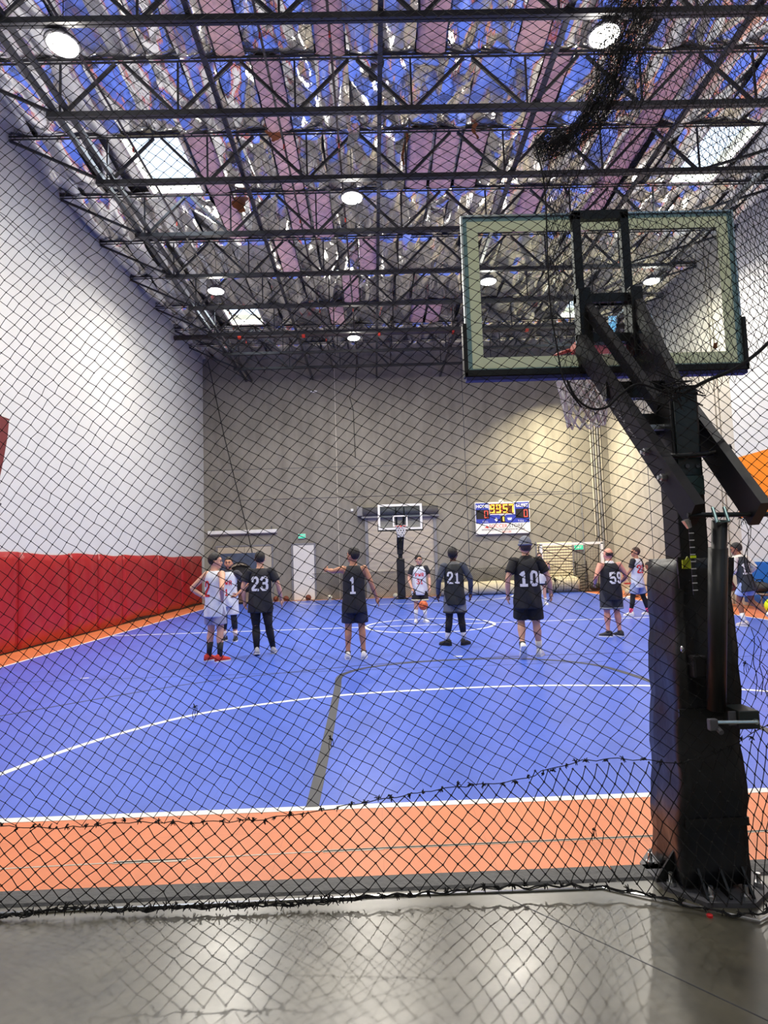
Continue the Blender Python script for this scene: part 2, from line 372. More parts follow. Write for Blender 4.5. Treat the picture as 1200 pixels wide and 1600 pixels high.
ribbon('tape_mark', [(1.31, 10.52), (1.45, 10.52)], .07, m_line)
ribbon('tape_mark', [(-4.62, 9.7), (-4.5, 9.72)], .05, m_line)
ribbon('tape_mark', [(-1.55, 3.66), (-1.13, 3.655)], .035, m_tape, lab='torn grey tape strip on the orange border')
ribbon('tape_mark', [(-.35, 3.69), (0, 3.695)], .03, m_tape)
ribbon('worn_tape_line', [(-2.9, 3.62), (-1.6, 3.655), (0, 3.70), (1.7, 3.715), (3.4, 3.73)], .012, m_tape, lab='worn grey line of old tape along the orange border')
ribbon('worn_tape_line', [(.0, 3.70), (.45, 3.703), (1.5, 3.712), (2.6, 3.72)], .026, m_tape)
# saw cuts in the concrete in front
j = MB()
for a, b in (((.55, 3.22), (1.45, 2.2)), ((-9, 2.55), (-9, 2.55))):
    if a != b: j.beam((a[0], a[1], .0005), (b[0], b[1], .0005), .006, .001)
j.build('floor_saw_cut', m_bline, label='dark saw cut line in the concrete floor', **ST)

# ------------------------------------------------------------------ walls
wl = MB().box(WX0-.25, WX0, WYR, WYF, -.1, 11.6).build('wall_left', m_white, label='tall white painted wall behind the red mats', **ST)
MB().box(WX0-.01, WX0+.006, WYR, WYF, 9.2, 9.22).build('panel_joint', m_dgrey, wl)
wr = MB().box(WX1, WX1+.25, 17.93, WYF, -.1, 11.6).build('wall_right', m_conc_r, label='pale bare concrete wall at the far right', **ST)
wr2 = MB().box(WX1, WX1+.25, WYR, 17.93, -.1, 11.6).build('wall_right_painted', m_white, label='white painted part of the right wall with an orange band', **ST)
MB().prism([(WYR, 2.6), (17.95, 2.6), (17.95, 4.4), (WYR, 4.42)], 'x', WX1-.012, WX1+.01).build('painted_band', m_orange_w, wr2, label='broad orange painted band')
for a in (18.55, 18.75): MB().tube([(WX1-.04, a, 0), (WX1-.04, a, 11)], .025, 8).build('conduit', m_conc_r, wr)
for a in (21.6, 23.7): MB().box(WX1-.006, WX1+.01, a, a+.05, 0, 11).build('panel_joint', m_dgrey, wr)
wf = MB().box(WX0-.25, WX1+.25, WYF, WYF+.25, -.1, 11.6).build('wall_far', m_conc, label='grey concrete wall at the far end of the court', **ST)
MB().prism([(WYF-.035, 4.62), (WYF+.01, 4.62), (WYF+.01, 4.82), (WYF-.01, 4.82)], 'x', WX0, 4.1).build('ledge', m_conc, wf)
for x, z0, z1, wd in ((-1.6, 0, 11, .03), (4.3, 0, 11, .03), (9.2, 0, 11, .02)): MB().box(x, x+wd, WYF-.008, WYF+.01, z0, z1).build('panel_joint', m_conc_r if x < 0 else m_dgrey, wf)
for x0, x1, z in ((WX0, 4.3, 6.0), (4.3, 10.2, 5.9), (4.3, 8.8, 4.55), (6.5, 10.2, 4.45)): MB().box(x0, x1, WYF-.008, WYF+.01, z, z+.025).build('panel_joint', m_dgrey, wf)
wb = MB().box(WX0-.25, WX1+.25, WYR-.25, WYR, -.1, 11.6).build('wall_rear', m_white, label='white wall behind the camera', **ST)
# high window in the rear wall: it is what the near glass backboard mirrors
m_winlight = emis('daylight_window', (.2, .58, 1.0), 30)
wx, wz = 7.53, 7.81
wn = MB().box(wx-.72, wx+.72, WYR, WYR+.06, wz-.72, wz+.72).build('window_1', m_whitep, label='high window in the rear wall', **ST)
MB().box(wx-.62, wx+.62, WYR+.06, WYR+.07, wz-.62, wz+.62).build('pane', m_winlight, wn)
# ------------------------------------------------------------------ red wall mats on the left
ys = [6.3, 8.6, 10.9, 13.2, 15.35, 16.95, 18.6, 21.6, 24.2, 27.1]
ords = ['first', 'second', 'third', 'fourth', 'fifth', 'sixth', 'seventh', 'eighth', 'ninth', 'tenth', 'eleventh', 'twelfth']
for k in range(len(ys)-1):
    y0, y1 = ys[k]+.015, ys[k+1]-.015; ny, nz = 14, 12; vs = []; fs = []
    ph = random.random()*6; sagb = random.uniform(-.01, .03) if k < 6 else .06+.02*random.random()
    for side in (0, 1):
        for i in range(ny+1):
            for q in range(nz+1):
                u, t = i/ny, q/nz
                edge = min(u, 1-u, t*.8, (1-t)*1.2); puff = min(1, edge*9)
                x = WX0+.035+(.055*puff+.016*math.sin(u*9+ph+t*2)*puff*(.4+t)+.012*math.sin(u*23+t*7+ph*2)*puff) if side else WX0+.005
                z = .05+sagb*(1-t)*math.sin(math.pi*u*.9+.2)+t*(2.06+.015*math.sin(u*5+ph)-.04*math.sin(u*math.pi)*(k % 2))
                vs.append((x, y0+u*(y1-y0), z))
    st = (ny+1)*(nz+1); idx = lambda s, i, q: s*st+i*(nz+1)+q
    for i in range(ny):
        for q in range(nz):
            fs.append((idx(1,i,q), idx(1,i+1,q), idx(1,i+1,q+1), idx(1,i,q+1))); fs.append((idx(0,i,q), idx(0,i,q+1), idx(0,i+1,q+1), idx(0,i+1,q)))
    for i in range(ny):
        for q in (0, nz): fs.append((idx(0,i,q), idx(0,i+1,q), idx(1,i+1,q), idx(1,i,q)))
    for q in range(nz):
        for i in (0, ny): fs.append((idx(0,i,q), idx(1,i,q), idx(1,i,q+1), idx(0,i,q+1)))
    nfar = len(ys)-2-k
    lab = 'red vinyl wall mat in the far left corner' if nfar == 0 else 'red vinyl wall mat on the white wall, %s from the far corner' % ords[nfar]
    MB().add(vs, fs).build('wall_mat', m_red, smooth=True, label=lab, cat='wall mat', group='red wall mats')
for k, (a, b) in enumerate(((9.4, 11.9), (12.0, 14.2), (14.3, 16.4), (16.5, 17.9))):
    MB().cbox(WX1-.09, WX1-.002, a, b, .12, 1.3, .02).build('wall_mat', m_bluepad, label='blue vinyl wall mat on the right wall, %s from the concrete part' % ords[3-k], cat='wall mat', group='blue wall mats')
MB().box(WX0+.0005, WX0+.004, ys[0], ys[-1]+.02, .016, 2.06).build('mat_gap_shade', m_blk, label='added black sheet that shades the gaps around the red mats', **ST)  # flat black sheet, paints the shade below and between the mats
# hanging banner on the left wall
m_ban = mat('maroon_banner_cloth', lin(96, 16, 20), .7, var=.12, scale=3)
bn = thing('banner', 'dark red hanging banner on the white wall above the mats', 'banner', (WX0+.03, 0, 0))
pl = [(10.9, 3.06), (12.25, 3.16), (12.33, 3.3), (12.47, 3.62), (12.6, 4.05), (12.72, 4.55), (12.76, 4.92), (10.9, 4.9)]
MB().prism(pl, 'x', 0, .012).build('cloth', m_ban, bn)
MB().tube([(.02, 10.9, 3.06), (.02, 12.5, 3.09)], .022, 8).build('rod', m_blk, bn)
MB().box(.012, .016, 12.3, 12.4, 4.62, 4.72).build('printed_mark', m_whitep, bn)
MB().lathe([(.03, 0), (.03, .006)], (.012, 12.69, 4.86), 10).build('eyelet', m_silver, bn)

# ------------------------------------------------------------------ ceiling: deck with skylight openings, foil panels, batts
DZ = 11.28
xs = sorted({WX0-.25, WX1+.25, *[v for s in SKYL for v in s[:2]]}); ysq = sorted({WYR-.25, WYF+.25, *[v for s in SKYL for v in s[2:]]})
dk = MB()
for i in range(len(xs)-1):
    for q in range(len(ysq)-1):
        cx, cyy = (xs[i]+xs[i+1])/2, (ysq[q]+ysq[q+1])/2
        if not any(s[0] < cx < s[1] and s[2] < cyy < s[3] for s in SKYL): dk.box(xs[i], xs[i+1], ysq[q], ysq[q+1], DZ, DZ+.1)
ceil = dk.build('ceiling', m_foil2, label='foil lined roof deck above the trusses', **ST)
TY = [2.2, 4.4, 6.6, 8.72, 10.66, 12.65, 14.80, 17.03, 19.21, 21.51, 23.62, 25.5, WYF]
PW = .62; NCOL = 30
def foil_mesh(k):
    r = np.random.default_rng(100+k); nx, ny = 12, 34
    u = np.linspace(0, 1, nx+1); v = np.linspace(0, 1, ny+1); U, V = np.meshgrid(u, v, indexing='ij')
    z = -.09*(1-(2*U-1)**2)*r.uniform(-.5, 1.5) - .12*np.sin(np.pi*V)*r.uniform(-.3, 1) - .05*(U-.5)*r.normal()
    for _ in range(5):
        z += r.uniform(.006, .022)*np.sin(U*r.uniform(3, 9)+V*r.uniform(-7, 7)+r.uniform(0, 6))
    for _ in range(7):                                       # sharp creases
        a, b, c = r.uniform(-1, 1), r.uniform(-.5, .5), r.uniform(0, 1)
        z += r.uniform(.008, .03)*np.exp(-np.abs((U-.5)*a+(V-c)*b*2+(V-.5)*.2)/.03)*(r.random(1)-.5)*2
    z += r.normal(0, .0011, z.shape)
    if k % 5 == 3:                                           # a corner hanging loose
        z -= .35*np.clip(V-.72, 0, 1)*np.clip(1-U*1.3, 0, 1)*2
    z = z*np.clip(np.minimum(V, 1-V)*12, .15, 1)
    vs = np.stack([(U-.5)*PW*1.03, (V-.5)*2.0, z], -1).reshape(-1, 3)
    fs = [(i*(ny+1)+q, (i+1)*(ny+1)+q, (i+1)*(ny+1)+q+1, i*(ny+1)+q+1) for i in range(nx) for q in range(ny)]
    me = bpy.data.meshes.new('foil_panel'); me.from_pydata(vs.tolist(), [], fs); me.materials.append(m_foil if k % 4 else m_foil2)
    me.shade_smooth()
    return me
foils = [foil_mesh(k) for k in range(16)]
def batt_mesh(k):
    r = np.random.default_rng(300+k); nx, ny = 6, 12
    vs = []; fs = []
    for i in range(nx+1):
        for q in range(ny+1):
            u, v = i/nx, q/ny; e = min(1, min(u, 1-u)*6+.15)
            vs.append(((u-.5)*PW*.86+r.normal(0, .006), (v-.5)*2.0+r.normal(0, .006), -.05*e+r.normal(0, .007)))
    for i in range(nx):
        for q in range(ny): fs.append((i*(ny+1)+q, (i+1)*(ny+1)+q, (i+1)*(ny+1)+q+1, i*(ny+1)+q+1))
    me = bpy.data.meshes.new('insulation_batt'); me.from_pydata(vs, [], fs); me.materials.append(m_pink); me.shade_smooth(); return me
batts = [batt_mesh(k) for k in range(4)]
PINK = [(-3.76,13.39),(-2.03,11.60),(-1.84,13.34),(-1.86,15.08),(-2.16,18.05),(-1.08,15.69),(-0.63,21.38),(-1.31,22.19),(1.65,22.67),(2.22,22.11),(2.76,21.58),(1.84,13.24),(1.08,12.90),(2.66,12.84),(1.62,10.18),(3.48,10.21),(3.95,11.41),(6.55,13.16),(6.05,10.68),(-0.41,9.63),(-3.48,16.88),(6.00,15.37),(-2.63,9.84),(2.73,14.19),(4.6,16.0),(-.2,17.9)]
cells = {}
for c in range(NCOL):
    for bay in range(3, len(TY)-1):
        cells[(c, bay)] = 'foil'
for x, y in PINK:
    c = int((x-WX0)/PW); bay = max(k for k in range(len(TY)) if TY[k] <= y)
    if (c, bay) in cells: cells[(c, bay)] = 'pink'
for (c, bay), kd in cells.items():
    cx = WX0+(c+.5)*PW; y0, y1 = TY[bay]+.01, TY[bay+1]-.01; cyy = (y0+y1)/2
    if any(s[0]-.25 < cx < s[1]+.25 and s[2] < cyy < s[3] for s in SKYL): continue
    if kd == 'pink':
        o = ob('insulation_batt', random.choice(batts), None, ceil); o.location = (cx, cyy, 11.16)
        o.scale = (1, (y1-y0)/2.0, 1)
    else:
        o = ob('foil_panel', random.choice(foils), None, ceil); o.location = (cx, cyy, 11.15+random.uniform(-.02, .02))
        o.scale = (random.choice((-1, 1)), (y1-y0)/2.0*random.choice((-1, 1)), 1)
    o.rotation_euler = (random.uniform(-.02, .02), random.uniform(-.13, .13), 0)
# dark joist lines between the bays
for bay in range(3, len(TY)-1):
    MB().box(WX0, WX1, TY[bay]-.012, TY[bay]+.012, 11.1, 11.14).build('joist', m_steel, ceil)
# loose flaps of foil and scraps of kraft paper hanging down
def flap(x, y, wd, ln, m, ang):
    vs = []; fs = []; n = 8
    for i in range(n+1):
        t = i/n
        for q in range(4):
            s_ = (q/3-.5)*wd*(1-.55*t)
            vs.append((s_*math.cos(ang)+.05*math.sin(t*5+x), s_*math.sin(ang)+.10*t*math.cos(x*7), -ln*t+.02*math.sin(q*2+t*9)))
    for i in range(n):
        for q in range(3): fs.append((i*4+q, i*4+q+1, (i+1)*4+q+1, (i+1)*4+q))
    o = MB().add(vs, fs).build('loose_flap', m, ceil, smooth=True); o.location = (x, y, 11.12)
for x, y, wd, ln, m in ((-2.9, 13.2, .35, .5, m_foil), (-.2, 12.4, .3, .6, m_foil), (.9, 12.8, .4, .35, m_foil), (.95, 12.75, .1, .7, m_kraft), (2.5, 12.5, .12, .35, m_kraft), (-.4, 17.6, .35, .7, m_foil), (2.0, 15.4, .5, .4, m_foil), (4.4, 12.7, .4, .5, m_foil2), (-3.2, 15.2, .4, .35, m_kraft), (.3, 10.75, .3, .5, m_foil), (-.1, 19.3, .3, .45, m_foil), (1.2, 17.0, .25, .5, m_foil), (-1.9, 12.6, .35, .2, m_kraft), (5.2, 14.8, .3, .4, m_foil)):
    flap(x, y, wd, ln, m, random.uniform(-.6, .6))
# skylights
m_sky = emis('skylight_daylight', (.72, .86, 1.0), 2.6)
m_curb = mat('cream_skylight_curb', lin(236, 228, 204), .6, var=.05)
sknames = ['wide bright skylight near the left wall', 'bright skylight by the right wall, partly behind the bunched net', 'small bright skylight at the far left beyond the lamp', 'small skylight at the far right seen through the near backboard']
for k, (a, b, c, d) in enumerate(SKYL):
    t = thing('skylight', sknames[k] if k < 4 else None, 'skylight', ((a+b)/2, (c+d)/2, DZ), 0, 'roof skylights')
    if k >= 4: t['label'] = 'roof skylight out of sight above and behind the camera'
    hx, hy = (b-a)/2, (d-c)/2
    for (x0, x1, y0, y1) in ((-hx-.04, -hx+.03, -hy, hy), (hx-.03, hx+.04, -hy, hy), (-hx, hx, -hy-.04, -hy+.03), (-hx, hx, hy-.03, hy+.1)):
        MB().box(x0, x1, y0, y1, -.2, .25).build('curb', m_curb, t)
    MB().box(-hx, hx, -hy, hy, .2, .23).build('pane', m_sky, t)

# ------------------------------------------------------------------ roof trusses
ZB, ZT = 10.02, 11.02
truss0 = thing('roof_truss', 'x', 'truss', (0, 0, 0), 0, 'roof trusses')
XA, XB = -5.75, 9.05
MB().box(XA, XB, -.055, -.008, ZB-.05, ZB+.05).box(XA, XB, .008, .055, ZB-.05, ZB+.05).box(XA, XB, -.055, .055, ZB+.035, ZB+.05).build('bottom_chord', m_steel, truss0)
MB().box(WX0+.01, WX1-.01, -.015, .015, ZT+.02, ZT+.045).build('top_chord', m_steel, truss0)
nodes = [-5.52+2.16*k for k in range(7)]
for k, x in enumerate(nodes):
    tl, trr = (x-1.0, x+1.0)
    if k == 0: tl = WX0+.03
    if k == len(nodes)-1: trr = WX1-.03
    MB().beam((x-.06, 0, ZB+.03), (tl, 0, ZT), .05, .055).build('diagonal', m_steel, truss0)
    MB().beam((x+.06, 0, ZB+.03), (trr, 0, ZT), .05, .055).build('diagonal', m_steel, truss0)
    MB().beam((x, 0, ZB), (x, 0, ZT), .035, .035).build('vertical', m_steel, truss0)
tvis = TY[3:-1]
tl = ['nearest black steel roof truss, crossing the top of the picture'] + ['black steel roof truss, %s from the camera' % ords[k] for k in range(1, len(tvis)-1)] + ['black steel roof truss nearest to the grey far wall']
for k, y in enumerate(tvis):
    t = truss0 if k == 0 else copy_tree(truss0)
    t.location = (0, y, 0); t['label'] = tl[k]
# bridging bars along the hall, and sprinkler pipes
for x, lab in ((-5.63, 'long black bridging bar nearest the white left wall'), (-5.39, 'long black bridging bar beside the one nearest the white left wall'), (-2.58, 'long black bridging bar over the left part of the court'), (.36, 'long black bridging bar over the middle of the court'), (3.31, 'long black bridging bar over the right part of the court'), (6.26, 'long black bridging bar passing behind the bunched net'), (9.0, 'long black bridging bar nearest the right wall')):
    b = MB().box(x-.04, x+.04, 2, WYF-.05, ZB+.06, ZB+.15)
    b.build('bridging_bar', m_steel, label=lab, cat='steel bar', group='bridging bars')
m_pipe = mat('dark_sprinkler_pipe', lin(58, 50, 50), .45, var=.15)
for x, lab in ((-.47, 'thin sprinkler pipe running along the hall beside the middle bar'), (-1.62, 'thin sprinkler pipe running along the hall left of the middle'), (-4.75, 'thin sprinkler pipe running along the hall by the skylights')):
    p = thing('sprinkler_pipe', lab, 'pipe', (x, 0, 10.45))
    MB().tube([(0, 2, 0), (0, WYF-.2, 0)], .024, 8).build('pipe', m_pipe, p)
    for y in (9.4, 12.1, 14.9, 17.7, 20.5, 23.3): MB().tube([(0, y, -.02), (0, y, -.12)], [.012, .02], 8).build('sprinkler_head', m_rim, p)
sm_ = thing('sprinkler_main', 'thick dark sprinkler main crossing the hall near the far wall', 'pipe', (0, 23.3, 10.62))
MB().tube([(-7.55, 0, 0), (10.9, 0, 0)], .1, 14).build('pipe', m_pipe, sm_, smooth=True)
for x in (-5.0, -2.5, .45, 3.4, 6.3): MB().tube([(x-.06, 0, 0), (x+.06, 0, 0)], .125, 14).build('coupling', m_rim, sm_)
# lamps
m_lens = emis('lamp_lens', (1, .97, .9), 40)
lampl = ['round ceiling lamp at the upper left corner, over the near court', 'round ceiling lamp beside the bunched net at the upper right', 'round ceiling lamp over the middle of the court', 'round ceiling lamp by the white left wall, beyond the skylight', 'round ceiling lamp seen through the left half of the near backboard', 'round ceiling lamp seen through the right half of the near backboard', 'farthest round ceiling lamp, near the far wall']
for k, (x, y) in enumerate(LAMPS):
    t = thing('ceiling_lamp', lampl[k] if k < 7 else 'added round ceiling lamp out of sight above the camera', 'lamp', (x, y, 9.9), 0, 'round ceiling lamps')
    MB().lathe([(.26, 0), (.27, .03), (.2, .06), (.17, .13), (.06, .16), (.03, .22)], (0, 0, 0), 24).build('housing', m_dgrey, t, smooth=True)
    MB().lathe([(.225, -.012), (.23, .0), (.23, .01)], (0, 0, 0), 24).build('lens', m_lens, t)
    MB().tube([(0, 0, .2), (0, 0, 1.2)], .008, 6).build('hanger', m_steel, t)
    k_ = (1.2 if k < 2 else 1 if k < 7 else .5 if k < 9 else .45)
    area('lamp_light', (x, y, 9.86), (0, 0, 0), .24, LAMP_W*k_, LAMP_COL)
    pl_ = bpy.data.lights.new('ceiling_fill', 'POINT'); pl_.energy = CEIL_FILL_W*k_; pl_.shadow_soft_size = .2; pl_.color = LAMP_COL  # added fill point under each lamp, brightens the ceiling from below
    po_ = bpy.data.objects.new('ceiling_fill', pl_); C.objects.link(po_); po_.location = (x, y, 9.62)
# flood lamp on a bracket near the far right corner
fl = thing('flood_lamp', 'bright rectangular flood lamp high by the far right corner', 'lamp', (7.93, 24.5, 8.91))
MB().cbox(-.34, .34, -.1, .12, 0, .16, .02).build('housing', m_dgrey, fl)
MB().box(-.31, -.02, -.105, .1, -.01, .03).build('lens', m_lens, fl); MB().box(.02, .31, -.105, .1, -.01, .03).build('lens', m_lens, fl)
MB().beam((0, .02, .1), (0, .02, 2.16), .04, .04).build('bracket', m_steel, fl)
area('flood_light', (7.93, 24.5, 8.88), (math.radians(26), math.radians(-8), 0), .6, 1250, (1, .88, .58), 'RECTANGLE', .2, math.radians(120))
# ------------------------------------------------------------------ things along the far wall
FY = WYF-.01
t = thing('tube_heater', 'long white tube fixture on the far wall above the double door', 'heater', (-5.9, FY, 3.19))
MB().cbox(-1.55, 1.55, -.16, -.02, -.1, .06, .02).build('casing', m_whitep, t)
MB().tube([(-1.5, -.09, -.12), (1.5, -.09, -.12)], .03, 8).build('tube', m_greyp, t)
for s in (-1.3, 1.3): MB().box(s-.02, s+.02, -.1, 0, .05, .2).build('bracket', m_dgrey, t)
def wall_door(name, x0, x1, top, m, leaves=1):
    d = MB().box(x0-.07, x0, FY-.05, FY, 0.016, top+.07).box(x1, x1+.07, FY-.05, FY, 0.016, top+.07).box(x0-.07, x1+.07, FY-.06, FY, top, top+.08).build(name, m_greyp, label='grey framed doorway in the far wall' if leaves == 2 else 'off white single door in the far wall', **ST)
    wdt = (x1-x0)/leaves
    for k in range(leaves):
        lf = MB().cbox(x0+k*wdt+.01, x0+(k+1)*wdt-.01, FY-.04, FY-.005, .03, top-.01, .005).build('door_leaf', m, d)
        hx = x0+(k+1)*wdt-.1 if k == 0 else x0+k*wdt+.1
        MB().tube([(hx, FY-.09, 1.02), (hx-.1, FY-.09, 1.02)], .012, 8).ell((hx, FY-.055, 1.02), (.03, .03, .03), 10, 6).build('handle', m_silver, lf)
    return d
wall_door('door_1', -7.05, -4.62, 2.5, m_beige, 2)
wall_door('door_2', -3.66, -2.7, 2.5, m_doorw, 1)
# green exit signs
def exit_sign(x, z, lab, y=FY, wd=.34):
    t = thing('exit_sign', lab, 'exit sign', (x, y, z))
    MB().cbox(-wd/2, wd/2, -.06, 0, -.11, .11, .01).build('housing', m_whitep, t)
    MB().box(-wd/2+.015, wd/2-.015, -.066, -.058, -.095, .095).build('panel', emis('exit_green', (.02, .62, .36), 1.1), t)
    text('lettering', 'EXIT', .13, (0, -.069, 0), m_whitep, t, bold=.004)
exit_sign(-3.24, 2.89, 'green exit sign over the off white door')
exit_sign(9.3, 1.98, 'green and white exit sign behind the goal net', wd=.42)
# roll-up door with its drum
rd = thing('roll_up_door', 'beige roll-up door with grey drum behind the far hoop', 'roll-up door', (1.24, FY, 0))
for k in range(17):
    z0 = .02+k*.215; MB().prism([(-.05, z0), (-.056, z0+.1), (-.05, z0+.213), (-.03, z0+.213), (-.03, z0)], 'x', -1.52, 1.52).build('slat', m_beige, rd)
for s in (-1, 1): MB().box(s*1.52-.04 if s > 0 else -1.62, 1.62 if s > 0 else -1.48, -.1, 0, 0.016, 3.75).build('guide_rail', m_greyp, rd)
MB().tube([(-1.7, -.24, 3.88), (1.7, -.24, 3.88)], .2, 18).build('drum', m_dgrey, rd, smooth=True)
MB().box(-1.75, 1.75, -.3, -.02, 3.6, 3.68).build('header', m_greyp, rd)
MB().cbox(-1.95, -1.7, -.32, -.02, 3.7, 4.15, .02).build('motor_box', m_greyp, rd)
# scoreboard
sb = thing('scoreboard', 'blue and white electronic scoreboard showing 99:57 on the far wall', 'scoreboard', (5.885, FY, 2.70))
m_sbb = mat('scoreboard_blue', lin(42, 60, 168), .5, var=.05); m_black = mat('display_black', lin(24, 22, 24), .4, var=.1)
m_amber = emis('amber_leds', (1.0, .55, .06), 3.2); m_redled = emis('red_leds', (1.0, .12, .08), 1.3); m_brown = mat('dark_amber_panel', lin(92, 46, 20), .5)
m_ink = mat('dark_ink', lin(50, 46, 70), .6); m_inkr = mat('red_ink', lin(196, 44, 40), .6)
W2 = 1.245
MB().cbox(-W2, W2, -.14, 0, 0, 1.46, .015).build('cabinet', m_whitep, sb)
MB().box(-W2+.03, W2-.03, -.15, -.13, .50, 1.42).build('blue_face', m_sbb, sb)
MB().box(-W2+.02, W2-.02, -.15, -.13, .02, .48).build('sponsor_panel', m_whitep, sb)
MB().box(-.62, .56, -.156, -.14, .88, 1.42).build('clock_frame', m_whitep, sb)
MB().box(-.58, .52, -.162, -.14, .92, 1.38).build('clock_panel', m_brown, sb)
SEG = {'0': 'abcdef', '1': 'bc', '2': 'abged', '3': 'abgcd', '5': 'afgcd', '7': 'abc', '9': 'abcfgd', '8': 'abcdefg'}
def seven(ch, cx, cz, wd, ht, m, th, y, parent):
    q = MB(); hw, hh = wd/2, ht/2
    for s in SEG[ch]:
        seg = {'a': ((-hw, hh), (hw, hh)), 'd': ((-hw, -hh), (hw, -hh)), 'g': ((-hw, 0), (hw, 0)), 'f': ((-hw, 0), (-hw, hh)), 'b': ((hw, 0), (hw, hh)), 'e': ((-hw, -hh), (-hw, 0)), 'c': ((hw, -hh), (hw, 0))}[s]
        (a, b), (c, d) = seg
        q.box(cx+min(a, c)-th/2, cx+max(a, c)+th/2, y-.006, y, cz+min(b, d)-th/2, cz+max(b, d)+th/2)
    q.build('digit', m, parent)
for ch, cx in (('9', -.46), ('9', -.18), ('5', .13), ('7', .40)): seven(ch, cx, 1.15, .15, .33, m_amber, .048, -.162, sb)
for z in (1.06, 1.24): MB().box(-.045, -.005, -.168, -.162, z-.02, z+.02).build('colon_dot', m_redled, sb)
for s in (-1, 1):
    MB().box(s*.9-.30, s*.9+.30, -.158, -.14, .70, 1.12).build('score_panel', m_black, sb)
    seven('0', s*.9+(.15), .91, .14, .3, m_redled, .022, -.158, sb)
MB().box(-.1, .1, -.158, -.14, .52, .82).build('period_panel', m_black, sb); MB().box(.0, .06, -.164, -.158, .56, .78).build('digit', m_amber, sb)
text('lettering', 'HOME', .2, (-.92, -.152, 1.27), m_whitep, sb, bold=.007, sx=1.0); text('lettering', 'GUEST', .2, (.9, -.152, 1.27), m_whitep, sb, bold=.007, sx=.95)
text('lettering', 'PERIOD', .09, (0, -.158, .855), m_whitep, sb); text('lettering', 'T.O.L', .12, (-.8, -.152, .57), m_whitep, sb); text('lettering', 'T.O.L', .12, (.82, -.152, .57), m_whitep, sb)
MB().prism([(-.38, .66), (-.30, .75), (-.22, .66), (-.30, .57)], 'y', -.154, -.148).build('emblem', m_whitep, sb)
MB().prism([(.2, .73), (.42, .73), (.38, .62), (.24, .62)], 'y', -.154, -.148).build('emblem', m_whitep, sb)
text('lettering', 'SOCCER', .22, (-.22, -.152, .36), m_inkr, sb, sx=1.0); text('lettering', 'STORE', .22, (.58, -.152, .36), m_ink, sb)
text('lettering', 'WWW.SOCCERSTORESHOP.COM', .13, (0, -.152, .2), m_ink, sb); text('lettering', 'SOCCER', .11, (.15, -.152, .09), m_inkr, sb)
MB().prism([(-.86, .3), (-.78, .34), (-.74, .42), (-.7, .34), (-.62, .36), (-.68, .3), (-.66, .26), (-.74, .29)], 'y', -.154, -.148).build('emblem', m_inkr, sb)
MB().ell((-.03, -.07, 1.5), (.12, .07, .07)).build('horn', m_whitep, sb, smooth=True)
# conduits in the far right corner
for k, (x, y, r, z0) in enumerate(((10.12, FY-.06, .03, 2.4), (10.24, FY-.06, .03, 2.4), (10.34, FY-.06, .025, 2.2), (10.45, FY-.08, .035, 1.8), (10.58, FY-.06, .02, 2.2), (9.55, FY-.05, .025, .1))):
    c = thing('conduit', 'vertical metal conduit in the far right corner, %s from the left' % ords[(k+1) % 6] if k < 5 else 'lone metal conduit left of the corner bundle, behind the goal', 'pipe', (x, y, 0), 0, 'corner conduits')
    MB().tube([(0, 0, z0), (0, 0, 10.9 if k < 5 else 5.0)], r, 8).build('pipe', m_greyp if k % 2 else m_conc_r, c)
    for z in (3.5, 5.8, 8.1):
        if k == 5 and z > 5: continue
        MB().box(-r*1.6, r*1.6, -r*.4, .04, z, z+.05).build('clamp', m_dgrey, c)
# dark wire hanging from the ceiling and a guy wire on the left
MB().tube([(-.5, 27.3, 11.3), (-.62, 27.35, 9.6), (-.9, 27.4, 9.2), (-.75, 27.45, 8.6), (-.72, 27.5, 6.4)], .018, 6).build('hanging_cable', m_blk, label='loose dark cable hanging down the far wall', cat='cable')
MB().tube([(-7.3, 27.2, 11.0), (-6.6, 27.2, 7.5), (-5.6, 27.2, 3.1), (-5.3, 26.6, 2.2)], .02, 6).build('guy_wire', m_blk, label='slanting dark wire in front of the far wall at the left', cat='cable')
MB().ell((-2.55, WYF-.06, 9.55), (.16, .05, .06)).build('wall_vent', m_whitep, smooth=True, label='small white vent cover high on the far wall', cat='vent')
MB().cbox(-1.0, -.88, FY-.05, FY, 3.95, 4.07, .01).build('junction_box', m_whitep, label='small white junction box on the far wall', cat='junction box')
# rolled beige tarps lying along the far wall
m_tarp = mat('beige_tarp', lin(196, 186, 160), .7, var=.12, scale=2, bump=.3, bscale=5)
def roll(x0, x1, y, r, lab):
    n = 14; P = [(x0+(x1-x0)*k/n, y, r+.016) for k in range(n+1)]
    R = [(r*(1+.05*math.sin(k*1.7)), r*(1+.04*math.cos(k*2.3))) for k in range(n+1)]
    o = thing('rolled_tarp', lab, 'tarp')
    MB().tube(P, R, 18).build('roll', m_tarp, o, smooth=True)
    for k in range(1, 5):
        x = x0+(x1-x0)*k/5; MB().torus((x, y, r+.016), r*1.05, .012, 24, 6, Matrix.Rotation(math.pi/2, 3, 'Y')).build('strap', m_blk, o)
roll(2.9, 7.0, 27.15, .3, 'long beige rolled tarp on the floor under the scoreboard')
roll(7.2, 9.0, 27.12, .36, 'thick beige rolled tarp on the floor behind the goal')
# corrugated shutter behind the goal
sh = thing('roller_shutter', 'pale corrugated roller shutter behind the goal net', 'shutter', (8.2, FY, 0))
for k in range(17): MB().prism([(0, .05+k*.13), (-.035, .115+k*.13), (0, .18+k*.13)], 'x', -.8, .8).build('slat', m_tarp, sh)
MB().box(-.86, -.8, -.05, 0, .016, 2.3).box(.8, .86, -.05, 0, .016, 2.3).build('frame', m_greyp, sh)
